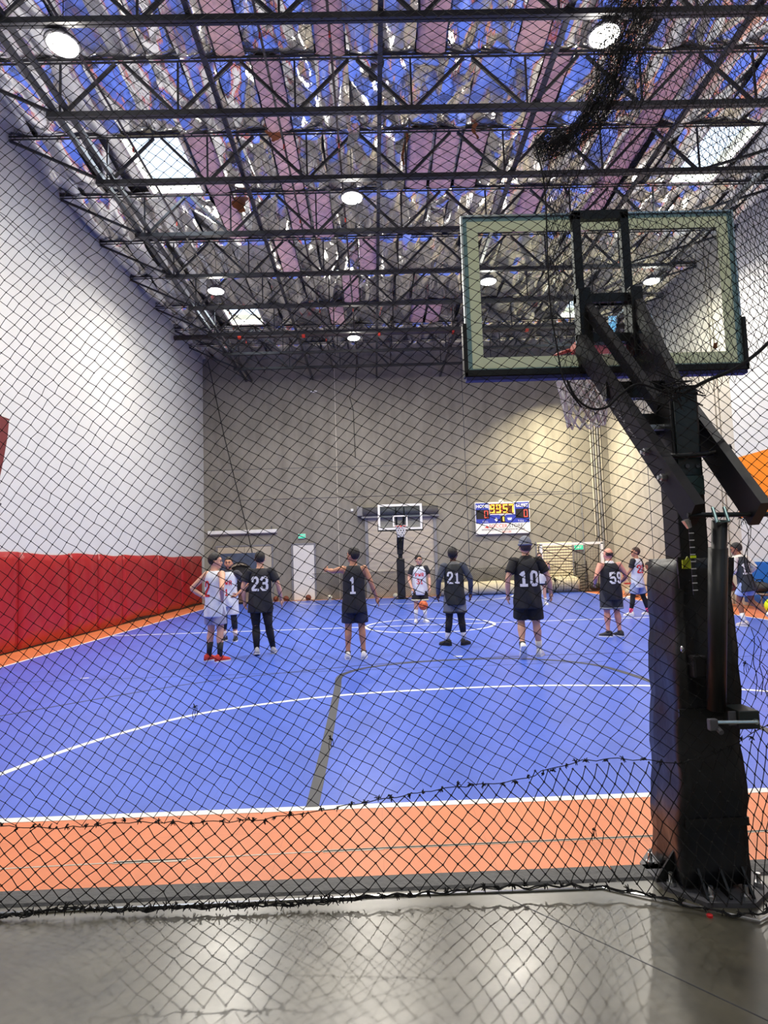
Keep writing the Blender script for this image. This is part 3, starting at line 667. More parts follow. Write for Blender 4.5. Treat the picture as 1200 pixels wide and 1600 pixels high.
# goal
g = thing('soccer_goal', 'white framed goal with a sagging dark net at the far right', 'goal', (8.46, 26.0, .016))
gw, gh, gd = 1.31, 2.12, .62
for s in (-1, 1):
    MB().box(s*gw-.05, s*gw+.05, -.05, .05, 0, gh).build('goal_post', m_whitep, g)
    MB().tube([(s*gw, 0, gh-.05), (s*gw, .35, gh-.08), (s*gw, gd, .05), (s*gw, 0, .04)], .02, 8).build('side_stay', m_blk, g)
MB().box(-gw-.05, gw+.05, -.05, .05, gh-.05, gh+.05).build('crossbar', m_whitep, g)
MB().tube([(-gw, gd, .04), (gw, gd, .04)], .02, 8).build('ground_bar', m_blk, g)
gn = MB()
for k in range(23):
    x = -gw+2*gw*k/22; gn.tube([(x, .02, gh-.03), (x, .34, gh-.1-.05*math.sin(k)), (x, gd*.82, gh*.4), (x, gd, .05)], .004, 3, cap=False)
for k in range(18):
    t_ = k/17; y = .34+(gd-.34)*t_; z = (gh-.1)*(1-t_)+.05*t_
    gn.tube([(-gw, y, z), (-gw/2, y+.02, z-.03), (0, y, z), (gw/2, y+.03, z-.04), (gw, y, z)], .004, 3, cap=False)
gn.build('goal_net', m_twine, g)
# dark equipment behind the goal
m_bagk = mat('black_nylon', lin(28, 28, 32), .7, var=.3, scale=6, bump=.4)
rk = thing('folded_net_rack', 'dark folded net frame leaning behind the goal', 'net rack', (9.28, 27.2, .016), 0)
for k in range(9): MB().beam((-.22, .1, .1+k*.13), (.25, .12, .16+k*.13), .02, .03).build('slat', m_bagk, rk)
for s in (-.24, .26): MB().beam((s, .1, 0), (s, .15, 1.35), .04, .04).build('upright', m_bagk, rk)
MB().ell((9.85, 27.15, .19), (.3, .25, .18)).ell((10.1, 27.2, .13), (.2, .18, .12)).build('duffel_bag', m_bagk, smooth=True, label='black duffel bag on the floor behind the goal', cat='bag')
# black pop-up rebounder with an arched frame in front of the double door
rb = thing('rebounder', 'black arched rebounder frame standing before the double door', 'rebounder', (-5.85, 26.55, .016), 0)
MB().prism([(-.85, .6), (-.85, 2.12), (-.8, 2.18), (.8, 2.18), (.85, 2.12), (.85, .6), (.8, .6), (.72, 1.2), (.45, 1.62), (0, 1.78), (-.45, 1.62), (-.72, 1.2), (-.8, .6)], 'y', -.02, .03).build('cloth_panel', mat('slate_nylon', lin(66, 78, 98), .6, var=.25, scale=4), rb)
MB().tube([(.8*math.cos(a), 0, .55+1.23*math.sin(a)) for a in [math.pi*k/18 for k in range(19)]], .03, 8).build('arch', m_bagk, rb, smooth=True)
for s in (-1, 1): MB().beam((0, .05, .95), (s*.6, .02, 1.5), .035, .02).build('strut', m_greyp, rb); MB().tube([(s*.83, .0, 0), (s*.83, 0, 2.15)], .025, 8).build('upright', m_blk, rb)
MB().ell((0, .28, 1.05), (.72, .2, .62), 20, 12).build('pouch', m_bagk, rb, smooth=True)
MB().box(-.8, .8, -.25, .35, 0, .05).build('base', m_blk, rb)
# balls
def ball(loc, r, m, lab, grp=None, seams=True):
    o = thing('basketball' if seams else 'ball', lab, 'ball', loc, 0, grp)
    MB().ell((0, 0, 0), (r, r, r), 24, 16).build('skin', m, o, smooth=True)
    if seams:
        MB().torus((0, 0, 0), r*1.0, r*.03, 32, 5).torus((0, 0, 0), r, r*.03, 32, 5, Matrix.Rotation(math.pi/2, 3, 'X')).build('seam', m_blk, o)
        for s in (-1, 1): MB().torus((s*r*.55, 0, 0), r*.835, r*.03, 28, 5, Matrix.Rotation(math.pi/2, 3, 'Y')).build('seam', m_blk, o)
    o.rotation_euler = (random.uniform(0, 3), random.uniform(0, 3), random.uniform(0, 3))
m_ball = mat('orange_ball_leather', lin(214, 98, 48), .55, var=.08, scale=12, bump=.4, bscale=120)
m_ballb = mat('brown_ball_leather', lin(128, 62, 38), .6, var=.1, scale=12, bump=.4, bscale=120)
m_ballw = mat('white_ball_leather', lin(226, 222, 200), .5, var=.06, scale=12)
ball((1.22, 15.75, .5), .122, m_ball, 'orange basketball in mid air in front of the player wearing 31')
ball((-4.42, 27.3, .136), .12, m_ballb, 'brown basketball on the floor, leftmost of the pair beside the door', 'balls by the far wall')
ball((-3.97, 27.3, .136), .12, m_ballb, 'brown basketball on the floor just left of the off white door', 'balls by the far wall')
ball((-2.98, 27.25, .146), .13, m_ballb, 'brown basketball in front of the off white door', 'balls by the far wall')
ball((-2.02, 27.2, .126), .11, m_ballw, 'white ball on the floor right of the off white door', 'balls by the far wall', False)
ball((.88, 26.9, .126), .11, m_ballw, 'white ball on the floor beside the far hoop post', 'balls by the far wall', False)
# ------------------------------------------------------------------ basketball net of cords
def cord_net(mb, c, R, depth, n=12, rows=6, r=.005):
    pts = []
    for q in range(rows+1):
        rr = R*(1-.42*(q/rows)**.8); z = -depth*q/rows
        pts.append([(c[0]+rr*math.cos(2*math.pi*(k+.5*(q % 2))/n), c[1]+rr*math.sin(2*math.pi*(k+.5*(q % 2))/n), c[2]+z) for k in range(n)])
    for q in range(rows):
        for k in range(n):
            b = (k, (k-1) % n) if q % 2 == 0 else ((k+1) % n, k)
            for t_ in b: mb.tube([pts[q][k], pts[q+1][t_]], r, 4, cap=False)
# ------------------------------------------------------------------ far hoop
fh = thing('basketball_hoop', 'far basketball hoop with white framed backboard and black padded post', 'basketball hoop', (1.117, 25.06, .016))
m_gfar = clear_glass('far_backboard_glass', (.78, .83, .85), 1.3)
bz0, bz1, bw = 2.9, 3.97, .915
fb = MB().box(-bw, bw, -.006, .006, bz0, bz1).build('backboard', m_gfar, fh)
for x0, x1, z0, z1 in ((-bw, -bw+.09, bz0, bz1), (bw-.09, bw, bz0, bz1), (-bw+.09, bw-.09, bz0, bz0+.09), (-bw+.09, bw-.09, bz1-.09, bz1)): MB().box(x0, x1, -.03, .02, z0, z1).build('frame_side', m_whitep, fb)
for x0, x1, z0, z1 in ((-.305, -.25, bz0+.14, bz0+.6), (.25, .305, bz0+.14, bz0+.6), (-.25, .25, bz0+.14, bz0+.19), (-.25, .25, bz0+.55, bz0+.6)): MB().box(x0, x1, -.012, -.006, z0, z1).build('target_side', m_whitep, fb)
MB().box(-bw-.02, bw+.02, -.04, .03, bz0-.05, bz0+.01).box(-bw-.025, -bw+.005, -.04, .03, bz0-.05, bz0+.26).box(bw-.005, bw+.025, -.04, .03, bz0-.05, bz0+.26).build('edge_padding', m_blk, fb)
rm = MB().torus((0, -.38, 3.03), .225, .012, 32, 8).box(-.13, .13, -.17, -.03, 3.0, 3.05).build('rim', m_rim, fh)
q = MB(); cord_net(q, (0, -.38, 3.03), .225, .45, 10, 5, .012); q.build('net', m_cord, rm)
for s in (-.17, .17): MB().beam((s, .03, 3.85), (s, .06, 2.98), .05, .05).build('mount_bar', m_blk, fh)
for s in (-.14, .14):
    MB().beam((s, .05, 3.5), (s*.7, 1.05, 2.55), .05, .09).build('arm', m_blk, fh); MB().beam((s, .05, 3.02), (s*.7, 1.15, 1.95), .05, .12).build('arm', m_blk, fh)
MB().box(-.09, .09, 1.0, 1.18, 0, 2.75).build('pole', m_blk, fh)
MB().cbox(-.17, .17, .88, 1.22, .06, 1.72, .03).build('post_pad', m_vinyl, fh)
MB().cbox(-.13, .13, .9, 1.2, 1.9, 2.5, .02).build('actuator_box', m_blk, fh)
MB().box(-.25, .25, .85, 1.35, 0, .03).build('base_plate', m_blk, fh)
# ------------------------------------------------------------------ benches and bags along the right wall
m_wood = mat('bench_board', lin(150, 138, 120), .5, var=.1, scale=3, stretch=(1, 8, 1))
def bench(x, y, ln, lab):
    t = thing('bench', lab, 'bench', (x, y, .016))
    for k in range(3): MB().box(-.16+k*.11, -.06+k*.11, -ln/2, ln/2, .43, .46).build('seat_board', m_wood, t)
    for s in (-1, 1):
        for a in (-.14, .14): MB().beam((a, s*(ln/2-.25), 0), (a*.8, s*(ln/2-.25), .43), .03, .03).build('leg', m_greyp, t)
        MB().beam((-.14, s*(ln/2-.25), .4), (.14, s*(ln/2-.25), .4), .03, .03).build('crosspiece', m_greyp, t)
bench(10.3, 22.0, 2.6, 'low bench by the concrete wall under the seated player')
bench(10.45, 17.3, 2.6, 'low bench by the blue wall mats behind the running player')
def bag(loc, r, m, lab, strap=True):
    t = thing('bag', lab, 'bag', loc)
    MB().ell((0, 0, r[2]), r, 18, 12).ell((r[0]*.2, -r[1]*.5, r[2]*.8), (r[0]*.6, r[1]*.5, r[2]*.6)).build('body', m, t, smooth=True)
    if strap: MB().tube([(-r[0]*.6, 0, r[2]*1.7), (-r[0]*.3, -.02, r[2]*2.35), (r[0]*.3, -.02, r[2]*2.35), (r[0]*.6, 0, r[2]*1.7)], .018, 6).build('strap', m_blk, t)
m_redbag = mat('red_nylon', lin(176, 26, 30), .6, var=.12); m_neon = mat('neon_yellow_nylon', lin(214, 238, 20), .55, var=.08); m_tan = mat('tan_canvas', lin(192, 180, 150), .75, var=.12)
rc = thing('folding_chair', 'red folding chair against the concrete wall', 'chair', (9.95, 23.7, .016), math.radians(75))
MB().cbox(-.24, .24, -.22, .22, .44, .48, .01).build('seat', m_redbag, rc); MB().cbox(-.24, .24, .2, .24, .55, .98, .01).build('backrest', m_redbag, rc)
for a in (-.23, .23): MB().beam((a, -.25, 0), (a, .22, .98), .025, .025).build('leg', m_dgrey, rc); MB().beam((a, .25, 0), (a, -.2, .46), .025, .025).build('leg', m_dgrey, rc)
bag((9.65, 22.75, .016), (.3, .4, .2), m_tan, 'large tan bag on the floor by the red chair')
bag((9.95, 15.1, .016), (.24, .3, .22), m_neon, 'neon yellow bag at the right edge of the picture')
bag((10.45, 16.5, .478), (.22, .42, .15), m_bagk, 'black bag on the bench below the blue mats')
def shoes(loc, rz, m, lab):
    t = thing('pair_of_shoes', lab, 'shoes', loc, rz)
    for s in (-.07, .07): MB().rings([[(s+a*wd, y, z) for a, z in ((-1, 0), (1, 0), (.8, h), (-.8, h))] for y, wd, h in ((-.14, .03, .09), (-.08, .042, .1), (.02, .042, .075), (.1, .045, .05), (.15, .02, .03))]).build('shoe', m, t, smooth=True)
shoes((9.2, 22.2, .016), .8, m_whitep, 'pair of white shoes on the orange border near the tan bag')

# low black barrier netting hung along the foot of the far wall
ln_ = thing('barrier_net', 'low fine black netting along the foot of the far wall', 'net', (0, 27.5, 0))
q = MB(); st_ = .09
for k in range(int(8.6/st_)+14):
    x = -1.6+(k-13)*st_
    for sgn in (1, -1):
        a, b = (x, 0.03), (x+sgn*1.15, 1.18)
        if sgn < 0: a, b = (x+1.15, .03), (x, 1.18)
        q.beam((a[0], 0, a[1]), (b[0], 0, b[1]), .006, .006, up=(0, 1, 0))
q.build('netting', m_twine, ln_, kind='stuff')
MB().tube([(-2.8, 0, 1.18), (8.3, 0, 1.18)], .008, 5).build('top_rope', m_twine, ln_)
# ------------------------------------------------------------------ near hoop: post, pad, arms, actuator, glass backboard
nh = thing('basketball_hoop', 'large near basketball hoop on a black padded post at the right, seen from behind', 'basketball hoop', (1.66, 3.2, 0))
OX, OY = 1.66, 3.2
def P(mb, name, m, smooth=False, parent=None, lab=None):
    mb.v = [(x-OX, y-OY, z) for x, y, z in mb.v]
    return MB.build(mb, name, m, parent or nh, smooth, label=lab)
pole = P(MB().cbox(1.585, 1.735, 3.13, 3.30, .02, 2.56, .008), 'pole', m_blk)
P(MB().cbox(1.60, 1.72, 3.118, 3.131, 2.08, 2.54, .004), 'pole_cover_plate', mat('dark_teal_plate', lin(34, 48, 52), .25, var=.15))
P(MB().cbox(1.61, 1.73, 3.116, 3.131, 1.98, 2.08, .004), 'pole_cover_plate', mat('teal_plate', lin(52, 74, 76), .3, var=.15))
# padding around the post: front, sides, slightly crooked and creased
def pad_ring(z, dx, wd, y0, y1):
    n = 7; pts = []
    for k in range(n+1): pts.append((1.655+dx-wd/2+wd*k/n, y0+.006*math.sin(k*2.1+z*9), z))
    for k in range(1, 5): pts.append((1.655+dx+wd/2+.005*math.sin(k+z*7), y0+(y1-y0)*k/5, z))
    for k in range(n+1): pts.append((1.655+dx+wd/2-wd*k/n, y1, z))
    for k in range(1, 5): pts.append((1.655+dx-wd/2-.006*math.sin(k*1.5+z*8), y1-(y1-y0)*k/5, z))
    return pts
rs = []
for k in range(25):
    z = .05+1.60*k/24; t_ = k/24
    rs.append(pad_ring(z, -.02+.055*t_+.006*math.sin(k*1.1), .335-.055*t_+.006*math.sin(k*2.3), 3.095+.012*math.sin(k*.7), 3.44))
pad = P(MB().rings(rs), 'post_pad', m_vinyl, True)
P(MB().box(1.50, 1.83, 3.085, 3.10, .86, .90), 'pad_strap', m_blk, parent=pad); P(MB().box(1.49, 1.81, 3.085, 3.10, .33, .37), 'pad_strap', m_blk, parent=pad)
P(MB().prism([(1.545, 3.085), (1.60, 3.083), (1.60, 3.10), (1.545, 3.10)], 'z', 1.5, 1.66), 'pad_flap', m_vinyl, parent=pad)
# base plate with gussets and bolts
P(MB().prism([(1.40, 3.16), (1.53, 3.0), (1.75, 2.98), (1.90, 3.1), (1.92, 3.45), (1.82, 3.55), (1.5, 3.55), (1.38, 3.4)], 'z', 0.0, .022), 'base_plate', m_dgrey)
for x in (1.545, 1.655, 1.765): P(MB().prism([(3.1, .02), (3.015, .02), (3.015, .03), (3.1, .13)], 'x', x-.006, x+.006), 'gusset', m_blk)
P(MB().prism([(1.5, .02), (1.38, .02), (1.38, .035), (1.5, .2)], 'y', 3.2, 3.212), 'gusset', m_blk)
for x, y in ((1.44, 3.17), (1.565, 3.03), (1.73, 3.02), (1.86, 3.13), (1.87, 3.4), (1.43, 3.38)): P(MB().lathe([(.022, 0), (.022, .018), (.011, .018), (.011, .06)], (x, y, .022), 8), 'anchor_bolt', m_silver)
# lower arms (wide plates), upper arms, crosspieces
ARM = {}
for nm, s, a, b in (('l', -1, (1.39, 3.86, 3.06), (1.535, 2.86, 1.86)), ('r', 1, (1.765, 3.86, 3.06), (1.805, 2.80, 1.85))):
    o = P(MB().beam(a, b, .05, .145, up=(0, .66, .75)), 'lower_arm', m_armgrey if s < 0 else m_blk); ARM[nm] = o
    d = Vector(b)-Vector(a)
    for t_ in (.70, .83):
        p = Vector(a)+d*t_; P(MB().tube([p+Vector((s*.02, 0, 0)), p+Vector((s*.05, 0, 0))], .02, 6).tube([p+Vector((s*.05, 0, 0)), p+Vector((s*.065, 0, 0))], .012, 6), 'arm_bolt', m_silver, parent=o)
    P(MB().beam(Vector(a)+Vector((s*.026, 0, .02)), Vector(a)+d*.7+Vector((s*.026, .02, .02)), .003, .012, up=(0, .66, .75)), 'edge_strip', m_silver, parent=o)
for a, b in (((1.43, 3.88, 3.36), (1.60, 3.26, 2.47)), ((1.77, 3.88, 3.38), (1.72, 3.24, 2.50))):
    P(MB().beam(a, b, .05, .075, up=(0, .6, .8)), 'upper_arm', m_armgrey)
for z, y in ((3.37, 3.885), (3.10, 3.885)): P(MB().box(1.38, 1.80, y-.03, y+.03, z-.03, z+.03), 'crosspiece', m_blk)
P(MB().box(1.40, 1.78, 3.50, 3.56, 2.60, 2.70), 'crosspiece', m_blk)
P(MB().box(1.49, 1.80, 3.27, 3.34, 2.33, 2.45), 'crosspiece', m_blk)
P(MB().cbox(1.38, 1.46, 3.80, 3.91, 2.96, 3.42, .006), 'mount_plate', m_blk); P(MB().cbox(1.72, 1.80, 3.80, 3.91, 2.96, 3.42, .006), 'mount_plate', m_blk)
# white lettering stuck on the near side of the left lower arm
m_stick = mat('pale_sticker_ink', (.7, .7, .76), .6, var=.2, scale=60)
a, b = Vector((1.39, 3.86, 3.06)), Vector((1.535, 2.86, 1.86)); d = (b-a).normalized(); side = d.cross(Vector((0, .66, .75))).normalized(); upv = side.cross(d)
if side.x > 0: side = -side
r_ = np.random.default_rng(5); q = MB()
for row in (.036, -.002):
    t_ = .58
    while t_ < .96:
        if row < 0 and t_ < .66: t_ += .03; continue
        c0 = a+d*t_+upv*(row-.018)+side*.0262
        for _ in range(3):
            e0 = c0+d*r_.uniform(-.012, .012)+upv*r_.uniform(-.014, .014); e1 = e0+d*r_.uniform(-.015, .015)+upv*r_.uniform(-.018, .018)
            if (e1-e0).length > .006: q.beam(e0, e1, .004, .0015, up=side)
        t_ += .034
P(q, 'sticker_lettering', m_stick, parent=ARM['l'])
# handle bar across the post, pivot bolts
P(MB().tube([(1.54, 3.10, 2.185), (1.58, 3.085, 2.18), (1.73, 3.085, 2.185), (1.80, 3.06, 2.20), (1.84, 3.04, 2.215)], .014, 10), 'handle_bar', m_blk, True)
P(MB().tube([(1.735, 3.2, 2.36), (1.80, 3.2, 2.36)], [.02, .012], 8), 'pivot_bolt', m_dgrey); P(MB().tube([(1.50, 3.22, 2.36), (1.585, 3.22, 2.36)], .018, 8), 'pivot_bolt', m_silver)
P(MB().tube([(1.645, 3.11, 2.13), (1.645, 3.13, 2.13)], .012, 8), 'pivot_bolt', m_dgrey); P(MB().tube([(1.70, 3.11, 2.13), (1.70, 3.13, 2.13)], .012, 8), 'pivot_bolt', m_dgrey)
# rear crossbar, actuator, height ruler, crank
P(MB().tube([(1.50, 2.87, 1.86), (1.87, 2.83, 1.85)], .012, 8), 'rear_crossbar', m_blk)
P(MB().tube([(1.60, 2.83, 1.89), (1.60, 2.80, 1.82), (1.655, 2.80, 1.82), (1.655, 2.83, 1.89)], .008, 8), 'clevis', mat('pale_blue_zinc', lin(150, 182, 184), .35, metal=.7))
P(MB().tube([(1.635, 2.84, 1.83), (1.635, 2.98, 1.0)], .034, 14), 'actuator_tube', m_blk, True)
P(MB().tube([(1.635, 2.87, 1.70), (1.635, 2.99, .92)], .043, 14), 'actuator_sleeve', m_blk, True)
act = P(MB().cbox(1.69, 1.79, 2.90, 3.04, .845, .93, .006), 'crank_box', mat('dark_green_box', lin(26, 36, 36), .5, var=.1))
P(MB().tube([(1.565, 2.885, .888), (1.765, 2.885, .882)], .008, 8).tube([(1.765, 2.885, .882), (1.765, 2.91, .882)], .012, 8), 'crank_handle', m_alu, parent=act)
P(MB().cbox(1.535, 1.575, 2.87, 2.90, .852, .905, .006).tube([(1.575, 2.885, .862), (1.575, 2.85, .85)], .012, 8), 'crank_knob', m_dgrey, parent=act)
P(MB().cbox(1.655, 1.69, 2.92, 2.93, .86, .925, .002), 'bracket_plate', m_dgrey, parent=act)
ru = P(MB().box(1.515, 1.532, 2.895, 2.90, 1.48, 1.82), 'height_ruler', m_blk)
for k in range(9): P(MB().box(1.513, 1.536, 2.892, 2.896, 1.50+k*.034, 1.505+k*.034), 'ruler_mark', m_silver, parent=ru)
P(MB().box(1.512, 1.538, 2.890, 2.896, 1.655, 1.667), 'ruler_mark', m_neon, parent=ru)
P(MB().tube([(1.505, 2.9, 1.84), (1.52, 2.9, 1.80)], [.022, .012], 8), 'ruler_clip', m_silver, parent=ru)
P(MB().box(1.558, 1.612, 3.06, 3.072, 1.60, 1.645).prism([(1.575, 1.645), (1.595, 1.645), (1.585, 1.662)], 'y', 3.06, 3.072), 'warning_sticker', mat('yellow_green_sticker', lin(196, 206, 40), .5, var=.1))
for z, x in ((1.20, 1.50), (1.10, 1.60)): P(MB().ell((x+.03, 3.07, z), (.01, .012, .018), 10, 8), 'tube_bolt', m_silver)
P(MB().cbox(1.56, 1.63, 3.03, 3.10, 1.06, 1.17, .012), 'lower_bracket', m_armgrey)
# glass backboard
m_gl = clear_glass('near_backboard_glass', (.93, .965, .96), 1.5)
bc, by = 1.577, 3.93; B0, B1 = bc-.915, bc+.915; Z0, Z1 = 2.905, 3.975
bb = P(MB().box(B0, B1, by-.006, by+.006, Z0, Z1), 'backboard', m_gl)
fr = .028
for x0, x1, z0, z1 in ((B0, B0+fr, Z0, Z1), (B1-fr, B1, Z0, Z1), (B0+fr, B1-fr, Z0, Z0+fr), (B0+fr, B1-fr, Z1-fr, Z1)):
    P(MB().box(x0, x1, by-.009, by-.0065, z0, z1), 'glass_edge_band', m_edge, parent=bb)
i0 = fr; i1 = fr+.075
for x0, x1, z0, z1 in ((B0+i0, B0+i1, Z0+i0, Z1-i0), (B1-i1, B1-i0, Z0+i0, Z1-i0), (B0+i1, B1-i1, Z0+i0, Z0+i1), (B0+i1, B1-i1, Z1-i1, Z1-i0)):
    P(MB().box(x0, x1, by-.008, by-.0062, z0, z1), 'painted_border', m_cream, parent=bb)
for x0, x1, z0, z1 in ((B0-.012, B0, Z0, Z1), (B1, B1+.012, Z0, Z1), (B0-.012, B1+.012, Z1, Z1+.012)):
    P(MB().box(x0, x1, by-.02, by+.015, z0, z1), 'aluminium_edge', m_alu, parent=bb)
for x in (1.42, 1.745): P(MB().box(x-.028, x+.028, by-.05, by-.01, Z0-.02, Z1), 'support_bar', m_blk, parent=bb)
P(MB().box(1.392, 1.773, by-.05, by-.01, Z1-.05, Z1+.012), 'support_bar', m_blk, parent=bb)
P(MB().box(1.44, 1.72, by-.05, by-.01, 3.34, 3.40), 'support_bar', m_blk, parent=bb)
m_bpad = mat('dark_blue_foam', lin(40, 42, 110), .6, var=.1)
P(MB().cbox(B0-.03, B1+.03, by-.035, by+.03, Z0-.03, Z0+.015, .006).cbox(B0-.032, B0-.004, by-.035, by+.03, Z0-.03, Z0+.33, .006).cbox(B1+.004, B1+.032, by-.035, by+.03, Z0-.03, Z0+.33, .006), 'edge_padding', m_blk, parent=bb)
P(MB().cbox(B0-.02, B1+.02, by-.03, by+.03, Z0-.055, Z0-.03, .004), 'padding_underside', m_bpad, parent=bb)
nr = P(MB().torus((bc, by+.42, 3.13), .228, .014, 40, 8).cbox(bc-.16, bc+.16, by+.02, by+.2, 3.08, 3.14, .008), 'rim', m_rim)
q = MB(); cord_net(q, (bc, by+.42, 3.12), .228, .50, 12, 8, .006); cord_net(q, (bc+.01, by+.43, 3.11), .215, .48, 13, 9, .005)
P(q, 'net', m_cord, parent=nr)
P(MB().prism([(2.30, 3.03), (2.33, 3.03), (2.335, 3.07), (2.31, 3.065)], 'y', by-.009, by-.0065), 'paint_chip', m_kraft, parent=bb)
# red bottle cap, steel cable on the floor
MB().lathe([(.014, 0), (.014, .009), (.011, .011)], (1.50, 2.93, 0), 12).build('bottle_cap', mat('red_cap', lin(206, 40, 44), .4), label='small red bottle cap on the concrete by the post base', cat='bottle cap')
MB().tube([(-2.4, 3.20, .006), (-1.2, 3.205, .006), (0, 3.215, .006), (1.1, 3.2, .006), (1.38, 3.05, .012), (1.69, 2.86, .012), (1.95, 3.0, .012), (2.4, 3.12, .006)], .006, 6).build('floor_cable', m_silver, label='thin steel cable along the foot of the net', cat='cable')

# ------------------------------------------------------------------ the black net in front of the court
def interp_lattice(samples, X0, X1, Zl, Zh, h=.1):
    S = np.array(samples); nx, nz = int((X1-X0)/h)+1, int((Zh-Zl)/h)+1
    gx = X0+h*np.arange(nx); gz = Zl+h*np.arange(nz); GX, GZ = np.meshgrid(gx, gz, indexing='ij')
    d2 = (GX[..., None]-S[:, 0])**2+(GZ[..., None]-S[:, 1])**2+.12
    wt = 1/d2**1.5; wt /= wt.sum(-1, keepdims=True)
    A = (wt[..., None]*S[:, 2:6]).sum(-2)                   # ax az bx bz
    det = A[..., 0]*A[..., 3]-A[..., 1]*A[..., 2]
    # gradients of the lattice coordinates m, n
    gm = np.stack([A[..., 3]/det, -A[..., 2]/det], -1); gn = np.stack([-A[..., 1]/det, A[..., 0]/det], -1)
    out = []
    for g in (gm, gn):
        f = np.zeros((nx, nz)); dx = (g[1:, :, 0]+g[:-1, :, 0])/2*h; dz = (g[:, 1:, 1]+g[:, :-1, 1])/2*h
        f = np.concatenate([np.zeros((1, nz)), np.cumsum(dx, 0)], 0)+np.concatenate([[0], np.cumsum(dz[nx//2])])[None, :]
        f -= f[nx//2, nz//2]
        cnt = np.zeros((nx, nz)); cnt[1:] += 1; cnt[:-1] += 1; cnt[:, 1:] += 1; cnt[:, :-1] += 1
        for _ in range(2500):
            acc = np.zeros((nx, nz)); acc[1:] += f[:-1]+dx; acc[:-1] += f[1:]-dx; acc[:, 1:] += f[:, :-1]+dz; acc[:, :-1] += f[:, 1:]-dz
            f = acc/cnt
        out.append(f)
    return gx, gz, out[0], out[1], h
def bil(gx, gz, h, f, X, Z):
    i = np.clip(((X-gx[0])/h), 0, len(gx)-1.001); k = np.clip(((Z-gz[0])/h), 0, len(gz)-1.001)
    i0 = i.astype(int); k0 = k.astype(int); a = i-i0; b = k-k0
    return f[i0, k0]*(1-a)*(1-b)+f[i0+1, k0]*a*(1-b)+f[i0, k0+1]*(1-a)*b+f[i0+1, k0+1]*a*b
def knots_of(samples, X0, X1, Zl, Zh):
    gx, gz, fm, fn, h = interp_lattice(samples, X0, X1, Zl, Zh)
    GX, GZ = np.meshgrid(gx, gz, indexing='ij')
    Mx = np.arange(math.ceil(fm.min()), math.floor(fm.max())+1); Nx = np.arange(math.ceil(fn.min()), math.floor(fn.max())+1)
    Mi, Ni = np.meshgrid(Mx, Nx, indexing='ij')
    A = np.stack([np.ones(fm.size), fm.ravel(), fn.ravel(), fm.ravel()**2, fn.ravel()**2, fm.ravel()*fn.ravel()], 1)
    cX = np.linalg.lstsq(A, GX.ravel(), rcond=None)[0]; cZ = np.linalg.lstsq(A, GZ.ravel(), rcond=None)[0]
    m_, n_ = Mi.ravel().astype(float), Ni.ravel().astype(float)
    B = np.stack([np.ones(m_.size), m_, n_, m_**2, n_**2, m_*n_], 1); X = B@cX; Z = B@cZ
    X = np.clip(X, X0, X1); Z = np.clip(Z, Zl, Zh)
    for _ in range(14):
        e = .02; f0 = bil(gx, gz, h, fm, X, Z); g0 = bil(gx, gz, h, fn, X, Z)
        fx = (bil(gx, gz, h, fm, X+e, Z)-bil(gx, gz, h, fm, X-e, Z))/(2*e); fz = (bil(gx, gz, h, fm, X, Z+e)-bil(gx, gz, h, fm, X, Z-e))/(2*e)
        hx = (bil(gx, gz, h, fn, X+e, Z)-bil(gx, gz, h, fn, X-e, Z))/(2*e); hz = (bil(gx, gz, h, fn, X, Z+e)-bil(gx, gz, h, fn, X, Z-e))/(2*e)
        det = fx*hz-fz*hx; det = np.where(np.abs(det) < 1e-6, 1e-6, det); r1 = m_-f0; r2 = n_-g0
        dX = (hz*r1-fz*r2)/det; dZ = (-hx*r1+fx*r2)/det
        X = np.clip(X+np.clip(dX, -.3, .3), X0-.2, X1+.2); Z = np.clip(Z+np.clip(dZ, -.3, .3), Zl-.2, Zh+.2)
    err = np.abs(m_-bil(gx, gz, h, fm, X, Z))+np.abs(n_-bil(gx, gz, h, fn, X, Z))
    ok = (err < .05) & (X > X0) & (X < X1) & (Z > Zl) & (Z < Zh)
    return X.reshape(Mi.shape), Z.reshape(Mi.shape), ok.reshape(Mi.shape)
def net_mesh(pos, edges, r, rk, kn=True):
    """pos (n,3), edges (m,2): three-sided twine for every edge, an octahedral knot at every used vertex"""
    p, q = pos[edges[:, 0]], pos[edges[:, 1]]; d = q-p; d /= np.linalg.norm(d, axis=1, keepdims=True)+1e-9
    ref = np.tile([0., 1., 0.], (len(d), 1)); ref[np.abs(d[:, 1]) > .8] = [1, 0, 0]
    a = np.cross(d, ref); a /= np.linalg.norm(a, axis=1, keepdims=True); b = np.cross(d, a)
    vs = []
    for k in range(3):
        th = 2*math.pi*k/3+.5; o = (a*math.cos(th)+b*math.sin(th))*r; vs += [p+o, q+o]
    V = np.stack(vs, 1).reshape(-1, 3); n = len(edges); base = np.arange(n)[:, None]*6
    F = np.concatenate([base+np.array([[0, 2, 3, 1]]), base+np.array([[2, 4, 5, 3]]), base+np.array([[4, 0, 1, 5]])], 0)
    faces = F.tolist()
    if kn:
        u = np.unique(edges); K = pos[u]; off = np.array([[1, 0, 0], [-1, 0, 0], [0, 1, 0], [0, -1, 0], [0, 0, 1], [0, 0, -1]])*rk
        KV = (K[:, None, :]+off[None]).reshape(-1, 3); kb = len(V)+np.arange(len(u))[:, None]*6
        tri = np.array([[0, 2, 4], [2, 1, 4], [1, 3, 4], [3, 0, 4], [2, 0, 5], [1, 2, 5], [3, 1, 5], [0, 3, 5]])
        for t_ in tri: faces += (kb+t_[None]).tolist()
        V = np.concatenate([V, KV], 0)
    me = bpy.data.meshes.new('netting'); me.from_pydata(V.tolist(), [], faces); return me
